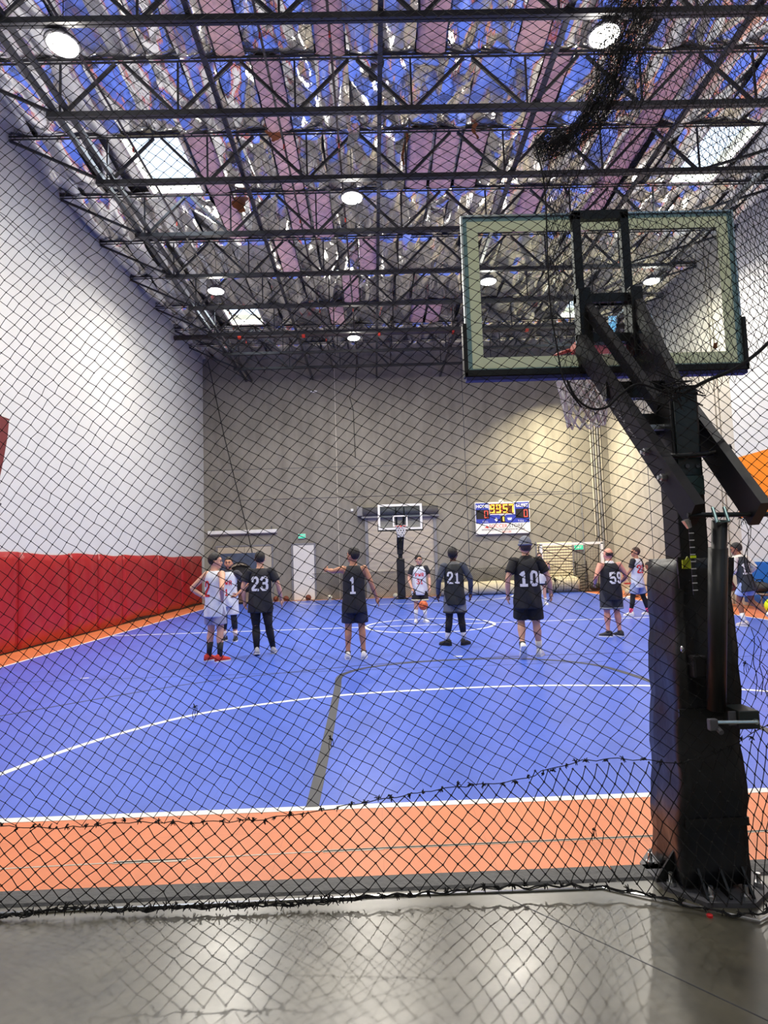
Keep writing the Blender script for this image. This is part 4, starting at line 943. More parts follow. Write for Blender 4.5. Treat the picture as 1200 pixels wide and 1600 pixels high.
def grid_edges(ok):
    nx, nz = ok.shape; idx = np.arange(nx*nz).reshape(nx, nz); E = []
    a = ok[1:] & ok[:-1]; E.append(np.stack([idx[:-1][a], idx[1:][a]], 1))
    b = ok[:, 1:] & ok[:, :-1]; E.append(np.stack([idx[:, :-1][b], idx[:, 1:][b]], 1))
    return np.concatenate(E, 0)
SEAM = np.array([(-3.8, .47), (-1.89, .44), (-1.58, .42), (-1.26, .44), (-.95, .43), (-.63, .43), (-.31, .46), (.01, .5), (.33, .54), (.66, .56), (.82, .6), (1.02, .65), (1.22, .66), (1.48, .65), (1.82, .77), (1.98, .81), (4.2, .9)])
BOT = np.array([(-3.8, .0), (-1.88, .012), (-1.57, .04), (-1.26, .02), (-.95, .03), (-.48, .025), (0, .04), (.31, .04), (.63, .055), (.95, .05), (1.27, .03), (1.45, .02), (4.2, .03)])
seam_z = lambda x: np.interp(x, SEAM[:, 0], SEAM[:, 1]); bot_z = lambda x: np.interp(x, BOT[:, 0], BOT[:, 1])
def net_y(X, Z):
    return 3.15-.14*np.exp(-((X-1.66)/.33)**2)-.10*np.exp(-((X-1.66)/.33)**2)*(Z < .3)*(.3-Z)/.3+.012*np.sin(X*3+Z*1.3)+.02*np.sin(Z*1.1+.5)*(Z > .6)
S1 = [(-1.43,2.16,0.0403,-0.0346,0.0301,0.0466),(-0.10,2.28,0.0471,-0.0268,0.0382,0.0447),(0.74,2.26,0.0554,-0.0214,0.0461,0.0430),(-0.94,0.84,0.0468,-0.0278,0.0314,0.0459),(0.67,0.78,0.0506,-0.0303,0.0333,0.0463),(-1.26,3.53,0.0324,-0.0376,0.0351,0.0379),(-0.39,4.43,0.0451,-0.0309,0.0464,0.0311),(1.51,3.65,0.0474,-0.0285,0.0437,0.0210),(2.01,2.39,0.0479,-0.0335,0.0338,0.0222),(-1.74,3.73,0.0328,-0.0367,0.0336,0.0389),(1.92,1.22,0.0409,-0.0307,0.0306,0.0479),(0.30,3.86,0.0461,-0.0285,0.0448,0.0284)]
SL = [(-0.63,0.21,0.0388,-0.0420,0.0448,0.0338),(1.13,0.30,0.0385,-0.0457,0.0188,0.0519),(-1.58,0.25,0.0394,-0.0418,0.0435,0.0316),(0.33,0.33,0.0415,-0.0417,0.0402,0.0401)]
NX0, NX1, NZ1 = -3.6, 3.9, 6.4
net = thing('safety_net', 'large black knotted safety net hanging in front of the whole court', 'net')
X, Z, ok = knots_of(S1, NX0, NX1, .3, NZ1)
ok &= Z > seam_z(X)-.005
X = X+rng.normal(0, .0022, X.shape); Z = Z+rng.normal(0, .0022, X.shape); Yn = net_y(X, Z)+rng.normal(0, .004, X.shape)
E1 = grid_edges(ok); E1 = E1[rng.random(len(E1)) > .004]
pos = np.stack([X.ravel(), Yn.ravel(), Z.ravel()], 1)
ob('upper_netting', net_mesh(pos, E1, .0019, .0046), m_twine, net, label='fine black diamond netting')
X2, Z2, ok2 = knots_of(SL, NX0, NX1, -.1, 1.0)
ok2 &= (Z2 < seam_z(X2)+.01) & (Z2 > bot_z(X2)-.012)
X2 = X2+rng.normal(0, .003, X2.shape); Z2 = np.maximum(Z2+rng.normal(0, .003, X2.shape), .012); Y2 = net_y(X2, Z2)+.004+rng.normal(0, .004, X2.shape)
E2 = grid_edges(ok2); pos2 = np.stack([X2.ravel(), Y2.ravel(), Z2.ravel()], 1)
ob('lower_netting', net_mesh(pos2, E2, .0027, .0068), m_twine, net, label='heavier black netting strip along the bottom')
# seam rope with tied knots, bottom rope with tufts
def rope(fz, x0, x1, step, r, amp, dy=-.004):
    xs_ = np.arange(x0, x1, step); pts = []
    for k, x in enumerate(xs_):
        z = max(fz(x)+amp*math.sin(k*1.3)+rng.normal(0, amp*.5), .008); pts.append((x, float(net_y(np.array(x), np.array(z)))+dy, z))
    return pts
def tuft(mb, p, s, n=7, r=.0026):
    p = Vector(p); mb.ell(p, (s*.3, s*.22, s*.3), 8, 6)
    for k in range(n):
        d = Vector((rng.normal(), rng.normal()*.5, rng.normal()*.9-.25)).normalized()*s*rng.uniform(.5, 1.1)
        if (p+d).z < .004: d.z = abs(d.z)*.2
        mb.tube([p, p+d*.6+Vector((0, 0, .004)), p+d], [r, r, r*.6], 4)
sp_ = rope(seam_z, NX0, NX1, .035, .002, .004)
sr_ = MB().tube(sp_, .0022, 5).build('seam_rope', m_twine, net)
bp_ = rope(bot_z, NX0, NX1, .03, .004, .006)
br_ = MB().tube(bp_, .0042, 6).tube([(x, y-.006, max(z+.006*math.sin(k*.9), .008)) for k, (x, y, z) in enumerate(bp_)], .003, 5).build('bottom_rope', m_twine, net)
x = -2.6
while x < 2.9:
    z = float(seam_z(x))+rng.normal(0, .006); q = MB(); tuft(q, (x, float(net_y(np.array(x), np.array(z)))-.005, z), .02); q.build('seam_knot', m_twine, sr_)
    x += rng.uniform(.05, .1)
x = -2.6
while x < 2.9:
    z = float(bot_z(x))+.004; q = MB(); tuft(q, (x, float(net_y(np.array(x), np.array(z)))-.006, max(z, .012)), .026 if x > -.2 else .034, 8, .003); q.build('bottom_knot', m_twine, br_)
    x += rng.uniform(.05, .11) if x > -.1 else rng.uniform(.025, .05)
# a few repair knots with loose ends, and loose strands beside the post
for x, z in ((-.93, .985), (1.05, .32), (1.98, .84), (1.84, 1.12), (1.88, 1.85), (.93, 1.56), (-.25, .8)):
    q = MB(); y = float(net_y(np.array(x), np.array(z)))-.004; tuft(q, (x, y, z), .018, 5)
    for k in range(3): q.tube([(x+.005*k, y, z), (x-.01+.012*k, y-.003, z-.03), (x-.008+.012*k, y-.003, z-.055+.01*k)], .0016, 4)
    q.build('repair_knot', m_twine, net)
q = MB()
for x0, z0, ln in ((1.84, 1.30, .34), (1.87, 1.26, .28), (1.89, 1.12, .2), (1.86, 2.0, .5), (1.845, 1.95, .45)):
    y = 2.99; q.tube([(x0+.012*math.sin(k*1.3+z0*5), y+.01*math.cos(k), z0-ln*k/8) for k in range(9)], .002, 4)
q.build('loose_strands', m_twine, net)

# ------------------------------------------------------------------ second net: a bunched curtain caught over the hoop
net2 = thing('bunched_net', 'black net gathered in a thick fold and draped over the near hoop arms', 'net')
LEFT = [(1.9, 5.6), (1.62, 5.2), (1.38, 4.78), (1.23, 4.16), (1.09, 3.92), (.90, 3.81), (.935, 3.57), (.93, 3.23), (.93, 2.95), (.95, 2.75), (.98, 2.55), (1.06, 2.42)]
LOW = [(1.06, 2.42), (1.16, 2.33), (1.36, 2.345), (1.53, 2.41), (1.69, 2.45), (1.87, 2.54), (2.04, 2.67), (2.4, 2.95), (2.9, 3.3), (3.4, 3.6)]
lz = np.array(LEFT)[::-1]; left_x = lambda z: np.interp(z, lz[:, 1], lz[:, 0]); low = np.array(LOW); low_z = lambda x: np.interp(x, low[:, 0], low[:, 1])
ax, az = .0165, .040
I, K = np.meshgrid(np.arange(-160, 160), np.arange(-160, 160), indexing='ij')
X3 = 2.1+(I+K)*ax*1.0; Z3 = 4.0+(I-K)*az
Z3 = Z3+.06*np.sin(X3*2.3)+.03*np.sin(X3*7+Z3*2); X3 = X3+.025*np.sin(Z3*3.1)+.012*np.sin(Z3*8+X3*5)
ok3 = (X3 > left_x(Z3)) & (X3 < 3.4) & (Z3 < 6.0) & (Z3 > low_z(X3))
Y3 = 3.02-.10*np.exp(-((X3-1.6)/.35)**2)+.05*np.sin(X3*9+Z3*2)+.03*np.sin(Z3*4)
pos3 = np.stack([X3.ravel(), Y3.ravel(), Z3.ravel()], 1)+rng.normal(0, .003, (X3.size, 3))
ob('curtain_netting', net_mesh(pos3, grid_edges(ok3), .0015, .0034), m_twine, net2)
# gathered fold: many layers of the same netting squeezed along the left edge
fold_pts = [(1.75, 5.6), (1.56, 5.1), (1.45, 4.72), (1.36, 4.40), (1.27, 4.14), (1.17, 3.96), (1.06, 3.86), (.90, 3.815)]
fp = np.array(fold_pts); sl = np.concatenate([[0], np.cumsum(np.linalg.norm(np.diff(fp, axis=0), axis=1))])
def fold_layer(k, w0, w1, cells, off, rr, upto):
    ns = int(upto*sl[-1]/.026); s_ = np.linspace(0, sl[-1]*upto, ns); cx = np.interp(s_, sl, fp[:, 0]); cz = np.interp(s_, sl, fp[:, 1])
    tx = np.gradient(cx); tz = np.gradient(cz); nn = np.hypot(tx, tz); nxv, nzv = -tz/nn, tx/nn
    wv = w0+(w1-w0)*(s_/sl[-1]); r = np.random.default_rng(k+40)
    ph = r.uniform(0, 6, 4); u = np.linspace(-1, 1, cells)
    S_, U_ = np.meshgrid(np.arange(ns), u, indexing='ij')
    lat = (U_+.25*np.sin(S_*.17+ph[0]+U_*3)+.15*np.sin(S_*.41+ph[1]))*wv[:, None]
    off_v = off if np.ndim(off) == 0 else off
    Xf = cx[:, None]+nxv[:, None]*(lat+off_v)+r.normal(0, .006, lat.shape); Zf = cz[:, None]+nzv[:, None]*(lat+off_v)+r.normal(0, .008, lat.shape)
    Yf = 2.99+.06*np.sin(U_*5+ph[2]+S_*.1)+r.normal(0, .01, lat.shape)
    idx = np.arange(ns*cells).reshape(ns, cells)
    E_ = np.concatenate([np.stack([idx[:-1, :-1].ravel(), idx[1:, 1:].ravel()], 1), np.stack([idx[:-1, 1:].ravel(), idx[1:, :-1].ravel()], 1)], 0)
    E_ = E_[r.random(len(E_)) > np.clip(.62-.55*(E_[:, 0]//cells)/ns, .1, .62)]
    return np.stack([Xf.ravel(), Yf.ravel(), Zf.ravel()], 1), E_
for k, (w0, w1, cells, off, upto) in enumerate(((.19, .02, 16, .0, 1.0), (.21, .03, 15, .02, 1.0), (.18, .035, 14, .04, 1.0), (.16, .05, 12, .06, .97), (.2, .05, 12, .09, .9), (.22, .08, 11, .12, .78))):
    p_, e_ = fold_layer(k, w0, w1, cells, off, .0015, upto)
    ob('gathered_fold', net_mesh(p_, e_, .0014, .0027), m_twine, net2)
# dense triangle hanging under the fold, and edge ropes
ax, az = .010, .030
I, K = np.meshgrid(np.arange(-60, 60), np.arange(-60, 60), indexing='ij'); X4 = 1.02+(I+K)*ax; Z4 = 3.6+(I-K)*az
ok4 = (X4 > left_x(Z4)) & (Z4 < 3.90-(X4-.9)*.35+.02*np.sin(X4*30)) & (Z4 > 3.02) & (X4 < 1.0+.16*(Z4-3.0)/.8)
pos4 = np.stack([X4.ravel(), (2.97+.03*np.sin(X4*20)).ravel(), Z4.ravel()], 1)+rng.normal(0, .004, (X4.size, 3))
ob('gathered_fold', net_mesh(pos4, grid_edges(ok4), .0014, .003), m_twine, net2)
MB().tube([(x, 2.97, z) for x, z in catmull(LEFT[5:], 6)], .004, 6).build('edge_rope', m_twine, net2)
MB().tube([(x, 2.93, z) for x, z in catmull([(.98, 2.55), (1.02, 2.46), (1.09, 2.405), (1.17, 2.41), (1.24, 2.47), (1.33, 2.52), (1.43, 2.49), (1.52, 2.46)], 6)], .006, 6).build('edge_rope', m_twine, net2)
MB().tube([(x, 2.93+.02*math.sin(x*9), z) for x, z in catmull([(1.50, 2.44), (1.56, 2.47), (1.68, 2.53), (1.80, 2.575), (1.92, 2.65), (2.05, 2.76), (2.4, 3.05), (3.0, 3.5)], 6)], .009, 6).build('edge_rope', m_twine, net2)
q = MB()
for k in range(26):                                        # tangle caught at the post top
    c = Vector((1.53+rng.normal(0, .035), 2.96+rng.normal(0, .03), 2.47+rng.normal(0, .03))); d = Vector((rng.normal()*.06+.02, rng.normal()*.03, rng.normal()*.045))
    q.tube([c-d, c+Vector((0, .01, .012)), c+d], .0035, 4)
q.build('tangle', m_twine, net2)
# ------------------------------------------------------------------ people
def remesh(mb, vox, name, it=3):
    me = bpy.data.meshes.new(name); me.from_pydata(mb.v, [], mb.f)
    bm = bmesh.new(); bm.from_mesh(me); bmesh.ops.recalc_face_normals(bm, faces=bm.faces); bm.to_mesh(me); bm.free()
    o = bpy.data.objects.new('tmp', me); C.objects.link(o)
    md = o.modifiers.new('r', 'REMESH'); md.mode = 'VOXEL'; md.voxel_size = vox; md.use_smooth_shade = True
    if it: sm = o.modifiers.new('s', 'SMOOTH'); sm.factor = .5; sm.iterations = it
    dg = bpy.context.evaluated_depsgraph_get(); out = bpy.data.meshes.new_from_object(o.evaluated_get(dg)); out.name = name
    bpy.data.objects.remove(o); bpy.data.meshes.remove(me); out.materials.clear(); out.shade_smooth()
    return out
def mats(col, rough=.8, **k): return mat('fabric', lin(*col), rough, var=.1, scale=9, bump=.2, bscale=60, **k)
SKIN = {'light': lin(212, 162, 136), 'tan': lin(188, 134, 104), 'brown': lin(150, 98, 72), 'dark': lin(92, 60, 46), 'pink': lin(214, 150, 130)}
SKINM = {k: mat('skin_'+k, v, .55, var=.06, scale=14) for k, v in SKIN.items()}
HAIRM = {'black': mat('black_hair', lin(26, 22, 22), .6, var=.3, scale=40, bump=.6, bscale=90), 'brown': mat('brown_hair', lin(64, 44, 36), .6, var=.3, scale=40, bump=.6, bscale=90)}
M_EYE = mat('dark_eye', lin(30, 24, 24), .3); M_LIP = mat('lip', lin(150, 82, 74), .5); M_SOLE = mat('white_rubber_sole', (.8, .8, .78), .5, var=.05)
FAB = {}
def fab(c):
    if c not in FAB: FAB[c] = mats(c)
    return FAB[c]
BLACK, WHITE, NAVY = (30, 31, 38), (214, 220, 230), (30, 34, 58)
STROKES = {  # digits and letters as block strokes in a unit box
    '0': [[(.15,.2),(.15,.8),(.3,1),(.7,1),(.85,.8),(.85,.2),(.7,0),(.3,0),(.15,.2)]],
    '1': [[(.25,.82),(.5,1),(.5,0)],[(.2,0),(.8,0)]],
    '2': [[(.12,.72),(.15,.88),(.3,1),(.7,1),(.86,.86),(.86,.64),(.14,.12),(.14,0),(.88,0)]],
    '3': [[(.12,.84),(.3,1),(.7,1),(.86,.86),(.86,.64),(.7,.52),(.4,.52)],[(.7,.52),(.87,.38),(.87,.14),(.7,0),(.3,0),(.12,.16)]],
    '5': [[(.85,1),(.17,1),(.15,.52),(.7,.58),(.87,.42),(.87,.15),(.7,0),(.3,0),(.12,.15)]],
    '9': [[(.13,.14),(.3,0),(.7,0),(.87,.2),(.87,.82),(.7,1),(.3,1),(.13,.84),(.13,.6),(.3,.45),(.87,.5)]],
    'P': [[(.15,0),(.15,1),(.7,1),(.85,.85),(.85,.62),(.7,.48),(.15,.48)]], 'W': [[(.05,1),(.27,0),(.5,.7),(.73,0),(.95,1)]],
    'R': [[(.15,0),(.15,1),(.7,1),(.85,.85),(.85,.62),(.7,.48),(.15,.48)],[(.5,.48),(.87,0)]],
    'E': [[(.85,1),(.15,1),(.15,0),(.85,0)],[(.15,.5),(.7,.5)]]}
def decal(bvh, chars, cx, cz, cw, ch, th, face, gap=.28, slant=0):
    """strokes pressed onto the garment: rays from behind (face=-1) or the front (face=+1)"""
    mb = MB(); n = len(chars); tot = n*cw+(n-1)*gap*cw
    for k, c in enumerate(chars):
        for st in STROKES[c]:
            pts = []
            for a, b in zip(st[:-1], st[1:]):
                m_ = max(2, int(math.hypot((b[0]-a[0])*cw, (b[1]-a[1])*ch)/.02)+1)
                pts += [(a[0]+(b[0]-a[0])*q/m_, a[1]+(b[1]-a[1])*q/m_) for q in range(m_)]
            pts.append(st[-1])
            u = [Vector((((-face)*(-tot/2+k*cw*(1+gap)+p[0]*cw)), (p[1]-.5)*ch)) for p in pts]
            loops = []
            for i, p in enumerate(u):
                t = (u[min(i+1, len(u)-1)]-u[max(i-1, 0)]).normalized(); nn = Vector((-t.y, t.x))*th/2
                if i == 0: p = p-t*th*.45
                if i == len(u)-1: p = p+t*th*.45
                row = []
                for s in (-1, 0, 1):
                    w_ = p+nn*s; hit = bvh.ray_cast(Vector((cx+w_.x, face*1.0, cz+w_.y)), Vector((0, -face, 0)))
                    h = hit[0]; row.append((cx+w_.x, (h.y if h else face*.13)+face*.006, cz+w_.y))
                loops.append(row)
            fs = [(i*3+s, i*3+s+1, (i+1)*3+s+1, (i+1)*3+s) for i in range(len(loops)-1) for s in (0, 1)]
            mb.add([p for r in loops for p in r], fs)
    return mb
def hand(mb, fing, wrist, d, curl, side, sc=1.0, palm_dir=None):
    """palm in mb (remeshed with the body), fingers in fing; d: unit hand direction"""
    d = d.normalized(); pn = Vector(palm_dir or (-side, 0, 0)); pn = (pn-d*pn.dot(d)).normalized(); lat = d.cross(pn).normalized()
    mb.tube([wrist, wrist+d*.03*sc, wrist+d*.085*sc], [(.026*sc, .02*sc), (.038*sc, .019*sc), (.040*sc, .016*sc)], 10)
    for k, (o, ln) in enumerate(((-.030, .068), (-.010, .078), (.010, .074), (.029, .058))):
        b = wrist+d*.075*sc+lat*o*sc; p1 = b+(d+pn*.15*curl).normalized()*ln*.5*sc; p2 = p1+(d+pn*.9*curl).normalized()*ln*.32*sc; p3 = p2+(d*.6+pn*1.4*curl).normalized()*ln*.26*sc
        fing.tube([b, p1, p2, p3], [.0092*sc, .0088*sc, .008*sc, .006*sc], 7)
    th = -1
    b = wrist+d*.02*sc+lat*th*.026*sc; p1 = b+(d*.7+lat*th*.7+pn*.3).normalized()*.045*sc; p2 = p1+(d*.95+lat*th*.25+pn*.35*curl).normalized()*.034*sc
    fing.tube([b, p1, p2], [.0115*sc, .0105*sc, .008*sc], 7)
def make_person(loc, yaw, h, label, skin='light', hair='black', bald=False, head_yaw=0, head_pitch=0, build=1.0, belly=0.0,
                elbows=None, wrists=None, hips_z=.93, knees=None, ankles=None, toes=None, lean=0.0, roll_=0.0,
                jersey=BLACK, number=None, num_col=(226, 228, 232), num_at=(0, 1.20, .125, .22), front=None, collar=None,
                sleeve=None, sleeve_len=0, sleeve_l=None, sleeve_r=None, shorts=BLACK, shorts_len=.55, trim=None, legging=None, leg_to=.12, leg_from=.6,
                sock=None, sock_to=.26, sock2=None, shoe=(225, 225, 225), shoe2=None, sole=True, beard=None, beanie=None, glasses=False, hand_curl=.5, hand_dirs=None, seated=False):
    s = h/1.8; B = build
    el = elbows or {-1: (-.27, -.02, 1.20), 1: (.27, -.02, 1.20)}; wr = wrists or {-1: (-.29, .06, .95), 1: (.29, .06, .95)}
    kn = knees or {-1: (-.11, .02, .50), 1: (.11, .02, .50)}; an = ankles or {-1: (-.13, -.02, .085), 1: (.13, -.02, .085)}
    to = toes or {-1: (-.25, 1, 0), 1: (.25, 1, 0)}
    V = Vector; hz = hips_z
    up = Matrix.Rotation(lean, 4, 'X') @ Matrix.Rotation(roll_, 4, 'Y'); piv = V((0, 0, hz))
    T = lambda p: piv+up @ (V(p)-V((0, 0, .93)))             # upper body frame leans about the hips
    sh = {k: T((k*.185*B, 0, 1.465)) for k in (-1, 1)}
    if lean == 0 and roll_ == 0:
        el = {k: V(v) for k, v in el.items()}; wr = {k: V(v) for k, v in wr.items()}
    else: el = {k: T(v) for k, v in el.items()}; wr = {k: T(v) for k, v in wr.items()}
    kn = {k: V(v) for k, v in kn.items()}; an = {k: V(v) for k, v in an.items()}
    hip = {k: V((k*.092*B, 0, hz-.02)) for k in (-1, 1)}
    def ringz(z, rx, ry, yo=0, n=20): return [T((rx*math.cos(2*math.pi*j/n), yo+ry*math.sin(2*math.pi*j/n), z)) for j in range(n)]
    body = MB(); fing = MB()
    tor = [(.84, .13*B, .10), (.90, .165*B, .118), (.98, .168*B, .115), (1.08, .15*B, .105+belly*.5), (1.18, .15*B, .108+belly*.5), (1.30, .168*B, .118), (1.40, .172*B, .112), (1.46, .15*B, .092), (1.505, .085, .072), (1.53, .064, .064)]
    body.rings([ringz(*t) for t in tor])
    # neck and head
    hp = T((0, .005, 1.555)); HM = (up.to_3x3() @ Matrix.Rotation(head_yaw, 3, 'Z') @ Matrix.Rotation(head_pitch, 3, 'X')) * 1.1
    Hd = lambda p: hp+HM @ (V(p)-V((0, 0, 1.56)))
    body.tube([T((0, -.01, 1.46)), T((0, -.005, 1.53)), Hd((0, .0, 1.60))], [.07, .06, .057], 14)
    body.ell(Hd((0, -.005, 1.695)), (.077, .096, .098), 20, 14, HM); body.ell(Hd((0, .028, 1.635)), (.060, .068, .066), 16, 10, HM)
    body.ell(Hd((0, .098, 1.655)), (.014, .02, .024), 10, 8, HM); body.ell(Hd((0, .082, 1.708)), (.05, .018, .014), 12, 8, HM); body.ell(Hd((0, .075, 1.59)), (.028, .022, .02), 10, 8, HM)
    body.ell(Hd((0, .088, 1.615)), (.024, .012, .011), 10, 8, HM)
    for k in (-1, 1):
        body.ell(Hd((k*.078, -.005, 1.665)), (.012, .022, .034), 10, 8, HM); body.ell(Hd((k*.042, .06, 1.65)), (.026, .026, .026), 10, 8, HM)
        # arms: deltoid, upper arm, forearm
        m1 = sh[k].lerp(el[k], .45); m2 = el[k].lerp(wr[k], .35)
        body.ell(sh[k]-V((k*.012, 0, .008)), (.062*B, .062, .066), 14, 10)
        body.tube([T((k*.10, 0, 1.45)), sh[k], m1, el[k]], [.052, .056*B, .05*B, .038], 12)
        body.tube([sh[k].lerp(el[k], .97), m2, wr[k]], [.038, .042*B, .027], 12)
        hd_ = (wr[k]-el[k]).normalized() if not hand_dirs else (V(hand_dirs[k]) if hand_dirs.get(k) else (wr[k]-el[k]).normalized())
        hand(body, fing, wr[k], hd_, hand_curl, k, 1.0)
        # legs
        t1 = hip[k].lerp(kn[k], .35); c1 = kn[k].lerp(an[k], .28)+V((0, -.012, 0))
        body.tube([hip[k], t1, kn[k].lerp(hip[k], .12), kn[k]], [.088*B, .080*B, .060*B, .056], 14)
        body.tube([kn[k].lerp(hip[k], .03), c1, kn[k].lerp(an[k], .65), an[k]], [.056, .060*B, .042, .036], 14)
    me = remesh(body, .0125, 'person', 3)
    if fing.v:
        fm = bmesh.new(); fm.from_mesh(me); t_ = bpy.data.meshes.new('t'); t_.from_pydata(fing.v, [], fing.f); fm.from_mesh(t_); bpy.data.meshes.remove(t_); fm.to_mesh(me); fm.free(); me.shade_smooth()
    root = ob('person', me, SKINM[skin], None, label, 'person', 'players and people on the court'); root.location = loc; root.rotation_euler = (0, 0, yaw); root.scale = (s, s, s)
    def part(mb, name, m, vox=None, smooth=True, parent=None, it=2):
        if vox: return ob(name, remesh(mb, vox, name, it), m, parent or root)
        return mb.build(name, m, parent or root, smooth)
    # face details
    for k in (-1, 1): part(MB().ell(Hd((k*.032, .088, 1.685)), (.012, .008, .007), 10, 6, HM), 'eye', M_EYE); part(MB().ell(Hd((k*.032, .096, 1.712)), (.02, .007, .005), 10, 6, HM), 'eyebrow', HAIRM['black'])
    part(MB().ell(Hd((0, .098, 1.615)), (.022, .006, .006), 10, 6, HM), 'mouth', M_LIP)
    if glasses:
        g = MB()
        for k in (-1, 1): g.torus(Hd((k*.034, .108, 1.685)), .024, .0035, 16, 5, HM @ Matrix.Rotation(math.pi/2, 3, 'X')); g.tube([Hd((k*.058, .105, 1.69)), Hd((k*.082, .0, 1.69))], .003, 5)
        g.tube([Hd((-.01, .11, 1.69)), Hd((.01, .11, 1.69))], .003, 5); part(g, 'glasses', M_EYE)
    # hair as a shell that leaves the face free
    def shell(r, c, zmin_front, zmin_back, m, name, ztop=None):
        mb = MB().ell((0, 0, 0), (1, 1, 1), 28, 20); vs = []
        for x, y, z in mb.v:
            p = V((c[0]+x*r[0], c[1]+y*r[1], c[2]+z*r[2])); lim = zmin_back+(zmin_front-zmin_back)*min(1, max(0, (p.y+.045)/.11))
            if p.z < lim or (ztop and p.z > ztop): q_ = V((x*.062, -.01+y*.075, 1.69+z*.075)); p = q_
            vs.append(Hd(p))
        mb.v = [tuple(v) for v in vs]; part(mb, name, m)
    if beanie: shell((.089, .107, .112), (0, -.008, 1.722), 1.725, 1.66, fab(beanie), 'beanie'); part(MB().torus(Hd((0, -.006, 1.71)), .092, .014, 28, 8, HM @ Matrix.Diagonal((.95, 1.12, 1.3))), 'beanie_cuff', fab(beanie))
    if not bald: shell((.084, .104, .107), (0, -.014, 1.705), 1.745, 1.61, HAIRM[hair], 'hair')
    else: shell((.081, .1, .1), (0, -.014, 1.695), 1.75, 1.625, HAIRM['brown'], 'hair', ztop=1.70)
    if beard: shell((.068, .078, .066), (0, .026, 1.628), 1.54, 1.54, HAIRM[beard], 'beard', ztop=1.604)
    # jersey
    j = MB(); L_ = .03
    j.rings([ringz(z, rx, ry, yo, 24) for z, rx, ry, yo in ((.74, .205*B, .155+belly*.3, 0), (.86, .205*B, .155+belly*.4, 0), (.98, .195*B, .145+belly*.5, 0), (1.10, .182*B, .138+belly*.6, 0), (1.22, .182*B, .138+belly*.4, 0), (1.33, .182*B, .142, 0), (1.40, .168*B, .138, 0), (1.455, .148*B, .118, 0), (1.495, .125*B, .092, 0), (1.52, .088, .066, 0))])
    if seated: j.v = [(x, y, max(z, hz-.12)) for x, y, z in j.v]
    jm = remesh(j, .0125, 'jersey', 3)
    # soft cloth folds
    r = np.random.default_rng(int(abs(loc[0]*100)+abs(loc[1]*7))); co = np.zeros(len(jm.vertices)*3); jm.vertices.foreach_get('co', co); co = co.reshape(-1, 3); ph = r.uniform(0, 6, 6)
    an_ = np.arctan2(co[:, 1], co[:, 0]); f = .0055*np.sin(an_*7+ph[0]+co[:, 2]*4)+.004*np.sin(an_*4+ph[1]+co[:, 2]*11)+.004*np.sin(co[:, 2]*17+an_*3+ph[2])
    f *= np.clip((1.35-co[:, 2])/.4, .15, 1.3); rad = np.linalg.norm(co[:, :2], axis=1)+1e-6
    co[:, :2] *= (1+f/rad)[:, None]; jm.vertices.foreach_set('co', co.ravel())
    jo = ob('jersey', jm, fab(jersey), root)
    bvh = BVHTree.FromPolygons([v.co[:] for v in jm.vertices], [p.vertices[:] for p in jm.polygons])
    if number:
        cx, cz, cw, ch = num_at
        nb = decal(bvh, number, cx, cz+(hz-.93), cw, ch, cw*.34, -1); nb.build('number', fab(num_col), jo)
    if front:
        for txt, cx, cz, cw, ch, th in front: decal(bvh, txt, cx, cz, cw, ch, th, 1).build('lettering', fab((206, 40, 48)), jo)
    if collar: part(MB().rings([ringz(z, rx, ry) for z, rx, ry in ((1.44, .125*B, .1), (1.50, .115, .088), (1.535, .082, .075), (1.55, .072, .07))]), 'undershirt_collar', fab(collar))
    # sleeves
    for k in (-1, 1):
        sl = (sleeve_l if k < 0 else sleeve_r) or (sleeve, sleeve_len)
        if sl[0]:
            c_, ln = sl
            path = [T((k*.11, 0, 1.45)), sh[k]+V((0, 0, .0)), sh[k].lerp(el[k], .5), el[k].lerp(sh[k], .02)]; rr = [.062, .074*B, .066*B, .056]
            if ln <= .75: path[-1] = sh[k].lerp(el[k], ln); path[2] = sh[k].lerp(el[k], ln*.5); rr = [.062, .074*B, .072*B, .07*B]
            mb = MB().tube(path, rr, 14).ell(sh[k]-V((k*.012, 0, .004)), (.072*B, .072, .074), 14, 10)
            if ln > 1: mb.tube([el[k].lerp(sh[k], .06), el[k].lerp(wr[k], .4), el[k].lerp(wr[k], min(1, ln-1))], [.05, .05*B, .036], 12)
            part(mb, 'sleeve', fab(c_), .0125)
    # shorts
    sh_ = MB(); sh_.rings([[V((rx*math.cos(2*math.pi*q/20), ry*math.sin(2*math.pi*q/20), z+hz-.93)) for q in range(20)] for z, rx, ry in ((.80, .17*B, .125), (.86, .185*B, .135), (.95, .182*B, .132), (1.0, .172*B, .125))])
    for k in (-1, 1):
        d = (kn[k]-hip[k]); e_ = hip[k]+d*min(1.2, (shorts_len))
        sh_.tube([hip[k]+V((0, 0, .03)), hip[k]+d*.3, e_], [.10*B, .112*B, .118*B], 16)
    so = part(sh_, 'shorts', fab(shorts), .0125)
    if trim:
        for k in (-1, 1):
            d = (kn[k]-hip[k]); e_ = hip[k]+d*shorts_len; part(MB().tube([e_-d.normalized()*.03, e_+d.normalized()*.006], .121*B, 16), 'trim', fab(trim), parent=so)
    for k in (-1, 1):
        if legging:
            a0 = hip[k].lerp(kn[k], leg_from)
            zt = lambda z: kn[k].lerp(an[k], min(1, max(0, (kn[k].z-z)/(kn[k].z-an[k].z+1e-6))))
            c1 = kn[k].lerp(an[k], .28)+V((0, -.012, 0)); e_ = zt(leg_to)
            path = [a0, kn[k].lerp(hip[k], .1), kn[k]]; rr = [(.088 if leg_from > .3 else .102)*B, .068*B, .064]
            if leg_to < .40: path += [c1, e_]; rr += [.067*B, .045 if leg_to < .2 else .055]
            part(MB().tube(path, rr, 14), 'legging', fab(legging))
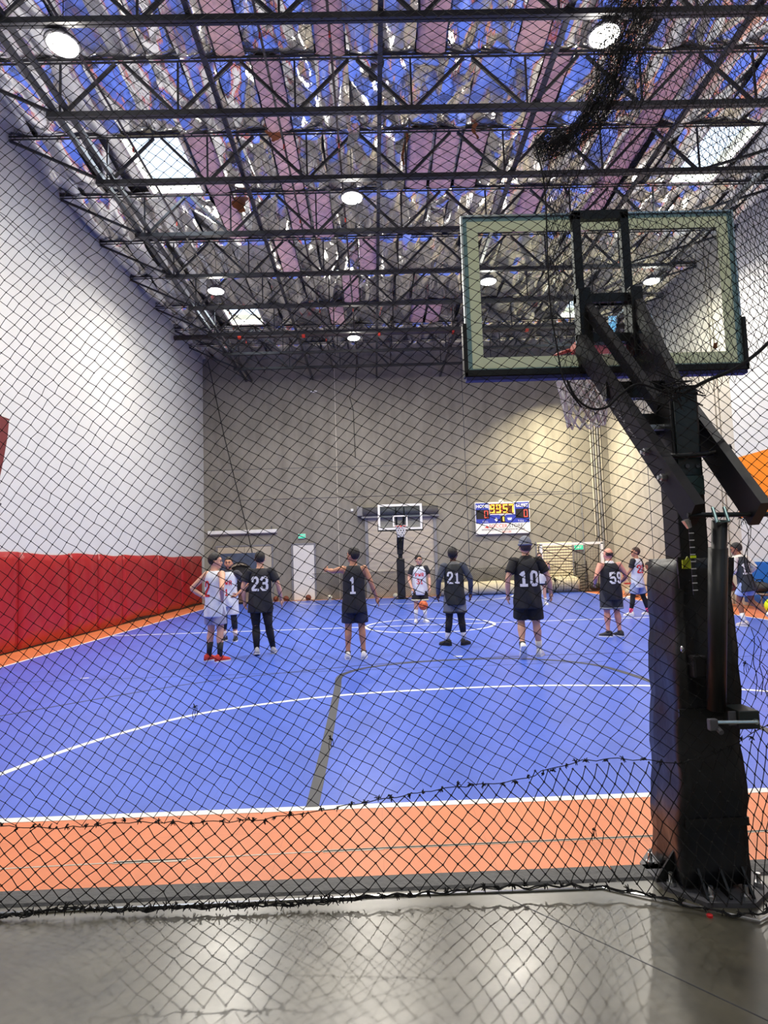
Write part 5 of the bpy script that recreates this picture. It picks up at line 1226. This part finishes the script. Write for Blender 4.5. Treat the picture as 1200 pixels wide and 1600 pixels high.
        sc_ = sock if k < 0 or not sock2 else sock2
        if sock and sc_:
            tp = kn[k].lerp(an[k], 1-min(1, max(0, (sock_to-an[k].z)/(kn[k].z-an[k].z+1e-6)))); path = [tp, tp.lerp(an[k], .5), an[k]]
            part(MB().tube(path, [.052 if sock_to < .3 else .058, .047, .043], 12), 'sock', fab(sc_))
        # shoe: lofted along the foot
        fd = V(to[k]).normalized(); flat = V((fd.x, fd.y, 0)).normalized() if abs(fd.z) < .9 else V((0, 1, 0)); lat = V((flat.y, -flat.x, 0)); upf = lat.cross(fd).normalized()
        if upf.z < 0: upf = -upf
        a0 = an[k]-upf*.085
        prof = ((-.085, .030, .05), (-.075, .038, .105), (-.03, .042, .125), (.03, .042, .105), (.08, .047, .075), (.13, .048, .058), (.17, .038, .045), (.19, .018, .03))
        shoe_c = (shoe2 if (shoe2 and k > 0) else shoe)
        up_r = [[a0+fd*y+lat*(x*wd)+upf*(z*ht+.012) for x, z in ((-1, 0), (-1.02, .45), (-.7, .85), (0, 1), (.7, .85), (1.02, .45), (1, 0), (0, 0))] for y, wd, ht in prof]
        so_ = part(MB().rings(up_r), 'shoe', fab(shoe_c))
        sl_r = [[a0+fd*y+lat*(x*(wd+.004))+upf*z for x, z in ((-1, 0), (-1, .022), (1, .022), (1, 0))] for y, wd, ht in prof]
        part(MB().rings(sl_r), 'sole', M_SOLE if sole else fab(BLACK), parent=so_, smooth=False)
        part(MB().beam(a0+fd*.05-lat*.03+upf*.085, a0+fd*.05+lat*.03+upf*.085, .012, .006).beam(a0+fd*.075-lat*.028+upf*.075, a0+fd*.075+lat*.028+upf*.075, .012, .006), 'laces', M_SOLE, parent=so_, smooth=False)
    return root
R_ = math.radians
G = TZ
make_person((-2.86, 10.95, G), R_(-32), 1.88, 'person in white jersey number 2 with hands on hips and red black shoes', 'light', 'black', head_yaw=R_(-48), head_pitch=R_(-6),
    elbows={-1: (-.40, -.16, 1.22), 1: (.38, -.2, 1.22)}, wrists={-1: (-.2, .02, 1.04), 1: (.2, -.02, 1.03)}, hand_dirs={-1: (.6, .6, -.5), 1: (-.6, .6, -.5)},
    jersey=WHITE, number='2', num_col=(206, 40, 48), num_at=(-.03, 1.22, .115, .23), shorts=(150, 152, 178), shorts_len=.72, sock=BLACK, sock_to=.32, shoe=(196, 54, 46), shoe2=(196, 54, 46), toes={-1: (.1, 1, 0), 1: (.3, 1, 0)})
make_person((-3.27, 13.75, G), R_(172), 1.84, 'person facing the camera in white jersey number 1 over dark sleeves', 'tan', 'black', beard='black', head_yaw=R_(12),
    elbows={-1: (-.38, -.14, 1.2), 1: (.38, -.14, 1.2)}, wrists={-1: (-.2, .04, 1.0), 1: (.2, .04, 1.0)}, hand_dirs={-1: (.6, .6, -.4), 1: (-.6, .6, -.4)},
    jersey=WHITE, front=(('PWR', 0, 1.26, .062, .085, .018), ('1', 0, 1.06, .07, .13, .024)), sleeve=(58, 58, 66), sleeve_len=.75, collar=(58, 58, 66), shorts=(200, 204, 216), shorts_len=.85, legging=BLACK, leg_to=.26, leg_from=.7, sock=(222, 208, 204), sock_to=.22, shoe=(40, 40, 44))
make_person((-2.15, 11.5, G), R_(6), 1.90, 'person in black jersey number 23 with long black trousers, back to the camera', 'light', 'black', head_pitch=R_(-4), build=1.08,
    elbows={-1: (-.30, -.03, 1.2), 1: (.32, -.02, 1.2)}, wrists={-1: (-.28, .05, .93), 1: (.36, .08, .95)}, knees={-1: (-.09, .06, .5), 1: (.13, .05, .50)}, ankles={-1: (-.075, -.05, .1), 1: (.20, .12, .085)}, toes={-1: (-.25, 1, -.25), 1: (.1, 1, 0)},
    number='23', num_at=(0, 1.25, .125, .215), sleeve=BLACK, sleeve_len=.68, shorts=(22, 22, 26), shorts_len=.3, legging=(22, 22, 26), leg_to=.10, leg_from=.08, shoe=(176, 176, 180))
make_person((-.37, 10.68, G), R_(2), 1.90, 'person in black sleeveless jersey number 1 pointing to the left', 'tan', 'black', head_yaw=R_(46),
    elbows={-1: (-.34, .22, 1.43), 1: (.29, -.02, 1.21)}, wrists={-1: (-.43, .44, 1.45), 1: (.37, .06, .97)}, hand_dirs={-1: (-.6, .7, .02)}, hand_curl=.25,
    number='1', num_at=(-.02, 1.20, .10, .25), shorts=NAVY, shorts_len=.80, sock=(40, 40, 44), sock_to=.13, shoe=(222, 222, 226), toes={-1: (-.05, 1, 0), 1: (.12, 1, 0)})
make_person((1.18, 16.25, G), R_(180), 1.77, 'person wearing glasses and a white jersey number 31 facing the camera', 'light', 'black', glasses=True, head_yaw=R_(30), belly=.02, build=1.05, beard=None,
    elbows={-1: (-.27, .0, 1.18), 1: (.29, .02, 1.18)}, wrists={-1: (-.26, .12, .93), 1: (.22, .2, .94)}, hand_dirs={1: (-.2, .5, -.7)},
    jersey=WHITE, front=(('PWR', 0, 1.28, .065, .085, .018), ('31', 0, 1.10, .075, .115, .02)), sleeve=BLACK, sleeve_len=.6, sleeve_r=(BLACK, .6), collar=BLACK, shorts=(20, 20, 24), shorts_len=.78, trim=(226, 222, 190), sock=(226, 228, 232), sock_to=.36, shoe=(228, 228, 230), toes={-1: (-.35, 1, 0), 1: (.1, 1, 0)})
make_person((1.53, 11.85, G), R_(0), 1.87, 'person in black jersey number 21 over a dark grey long sleeved shirt', 'dark', 'black', head_yaw=R_(-22),
    elbows={-1: (-.29, -.04, 1.2), 1: (.31, -.04, 1.2)}, wrists={-1: (-.30, .05, .94), 1: (.31, .05, .94)}, ankles={-1: (-.17, 0, .085), 1: (.15, 0, .085)}, toes={-1: (-.9, 1, 0), 1: (.8, 1, 0)},
    jersey=(34, 38, 42), number='21', num_at=(-.02, 1.25, .10, .19), sleeve=(66, 72, 86), sleeve_len=2.0, collar=(110, 112, 112), shorts=(112, 116, 124), shorts_len=.75, trim=(46, 48, 54), legging=(24, 24, 28), leg_to=.24, leg_from=.6, sock=(222, 222, 226), sock_to=.3, shoe=(30, 30, 32), sole=False)
make_person((2.53, 10.15, G), R_(0), 1.95, 'person in grey beanie and black jersey number 10 walking away from the camera', 'light', 'brown', beanie=(112, 116, 130), build=1.06, belly=.01,
    elbows={-1: (-.31, -.06, 1.2), 1: (.33, -.03, 1.2)}, wrists={-1: (-.30, .02, .95), 1: (.37, .05, .97)}, knees={-1: (-.10, .10, .52), 1: (.12, .04, .50)}, ankles={-1: (-.15, -.13, .17), 1: (.16, .08, .085)}, toes={-1: (.0, .45, -.9), 1: (.5, 1, 0)},
    number='10', num_at=(0, 1.20, .125, .2), jersey=(24, 26, 32), sleeve=(20, 20, 24), sleeve_len=.68, collar=(30, 30, 32), shorts=(16, 17, 20), shorts_len=.82, sock=(34, 34, 38), sock2=(232, 228, 222), sock_to=.24, shoe=(226, 226, 226))
make_person((4.76, 12.3, G), R_(8), 1.76, 'person in black sleeveless jersey number 59 with bent arms', 'pink', 'brown', bald=True, build=1.16, belly=.05, head_pitch=R_(-8), head_yaw=R_(8),
    elbows={-1: (-.37, -.1, 1.22), 1: (.36, -.02, 1.22)}, wrists={-1: (-.27, .15, 1.08), 1: (.30, .16, 1.08)},
    number='59', num_at=(.05, 1.2, .125, .2), collar=(226, 226, 228), shorts=(52, 54, 60), shorts_len=.82, trim=(126, 132, 146), sock=(40, 40, 44), sock_to=.12, shoe=(46, 46, 50), toes={-1: (-.95, .8, 0), 1: (-.2, 1, 0)})
make_person((6.95, 16.1, G), R_(40), 1.78, 'person in white jersey number 22 with black leggings and pink socks', 'tan', 'brown', head_yaw=R_(45),
    elbows={-1: (-.24, .06, 1.2), 1: (.24, -.06, 1.2)}, wrists={-1: (-.2, .26, 1.02), 1: (.24, .10, .98)}, knees={-1: (-.16, .08, .5), 1: (.15, -.06, .5)}, ankles={-1: (-.24, .12, .085), 1: (.26, -.12, .085)}, toes={-1: (-.35, 1, 0), 1: (.0, 1, 0)},
    jersey=WHITE, number='22', num_col=(206, 40, 48), num_at=(-.03, 1.24, .105, .19), sleeve=BLACK, sleeve_len=.72, shorts=(140, 152, 190), shorts_len=.8, legging=(20, 20, 24), leg_to=.17, leg_from=.6, sock=(236, 84, 124), sock_to=.2, shoe=(232, 228, 228))
make_person((8.05, 13.15, G), R_(22), 1.80, 'person in dark jersey number 11 over white sleeves running by the post', 'brown', 'black', head_yaw=R_(30), head_pitch=R_(-8), lean=R_(-9), roll_=R_(-3),
    elbows={-1: (-.26, .02, 1.19), 1: (.28, -.1, 1.22)}, wrists={-1: (-.3, .22, 1.10), 1: (.24, .12, 1.12)}, knees={-1: (-.10, .14, .52), 1: (.14, .02, .52)}, ankles={-1: (-.12, .02, .09), 1: (.22, -.36, .20)}, toes={-1: (-.1, 1, 0), 1: (.2, .55, -.75)},
    jersey=(46, 52, 60), number='11', num_at=(-.05, 1.24, .10, .21), sleeve=(232, 230, 222), sleeve_len=1.95, collar=(232, 230, 222), shorts=(164, 182, 222), shorts_len=.62, sock=(230, 232, 234), sock_to=.28, shoe=(206, 196, 198), shoe2=(92, 66, 70))
SEAT = dict(hips_z=.57, seated=True, knees={-1: (-.16, .42, .50), 1: (.16, .42, .50)}, ankles={-1: (-.17, .38, .085), 1: (.17, .40, .085)}, toes={-1: (-.2, 1, 0), 1: (.2, 1, 0)}, shorts_len=.8)
make_person((10.2, 21.6, G), R_(85), 1.78, 'seated person in black shirt leaning forward on the bench by the concrete wall', 'brown', 'black', lean=R_(-38), head_pitch=R_(14), elbows={-1: (-.26, .22, 1.15), 1: (.26, .22, 1.15)}, wrists={-1: (-.08, .42, 1.12), 1: (.08, .42, 1.12)},
    jersey=(30, 31, 38), sleeve=(30, 31, 38), sleeve_len=.7, shorts=(34, 34, 40), sock=(228, 228, 230), sock_to=.24, shoe=(230, 230, 230), **SEAT)
make_person((10.35, 17.75, G), R_(90), 1.76, 'seated person in maroon shirt half hidden between the post and the running player', 'brown', 'black', lean=R_(-25), elbows={-1: (-.26, .2, 1.15), 1: (.26, .2, 1.15)}, wrists={-1: (-.1, .4, 1.12), 1: (.1, .4, 1.12)},
    jersey=(98, 36, 44), sleeve=(98, 36, 44), sleeve_len=.7, shorts=(74, 70, 66), sock=(210, 210, 206), sock_to=.24, shoe=(120, 116, 110), **SEAT)
make_person((5.6, 20.6, G), R_(178), 1.74, 'person facing the camera, mostly hidden behind the player with the beanie', 'light', 'brown', elbows={-1: (-.3, .1, 1.24), 1: (.28, .06, 1.2)}, wrists={-1: (-.24, .3, 1.36), 1: (.24, .2, 1.05)}, hand_dirs={-1: (0, .3, 1)},
    jersey=(205, 208, 214), shorts=(40, 42, 48), sock=(226, 226, 228), sock_to=.24, shoe=(230, 230, 230))
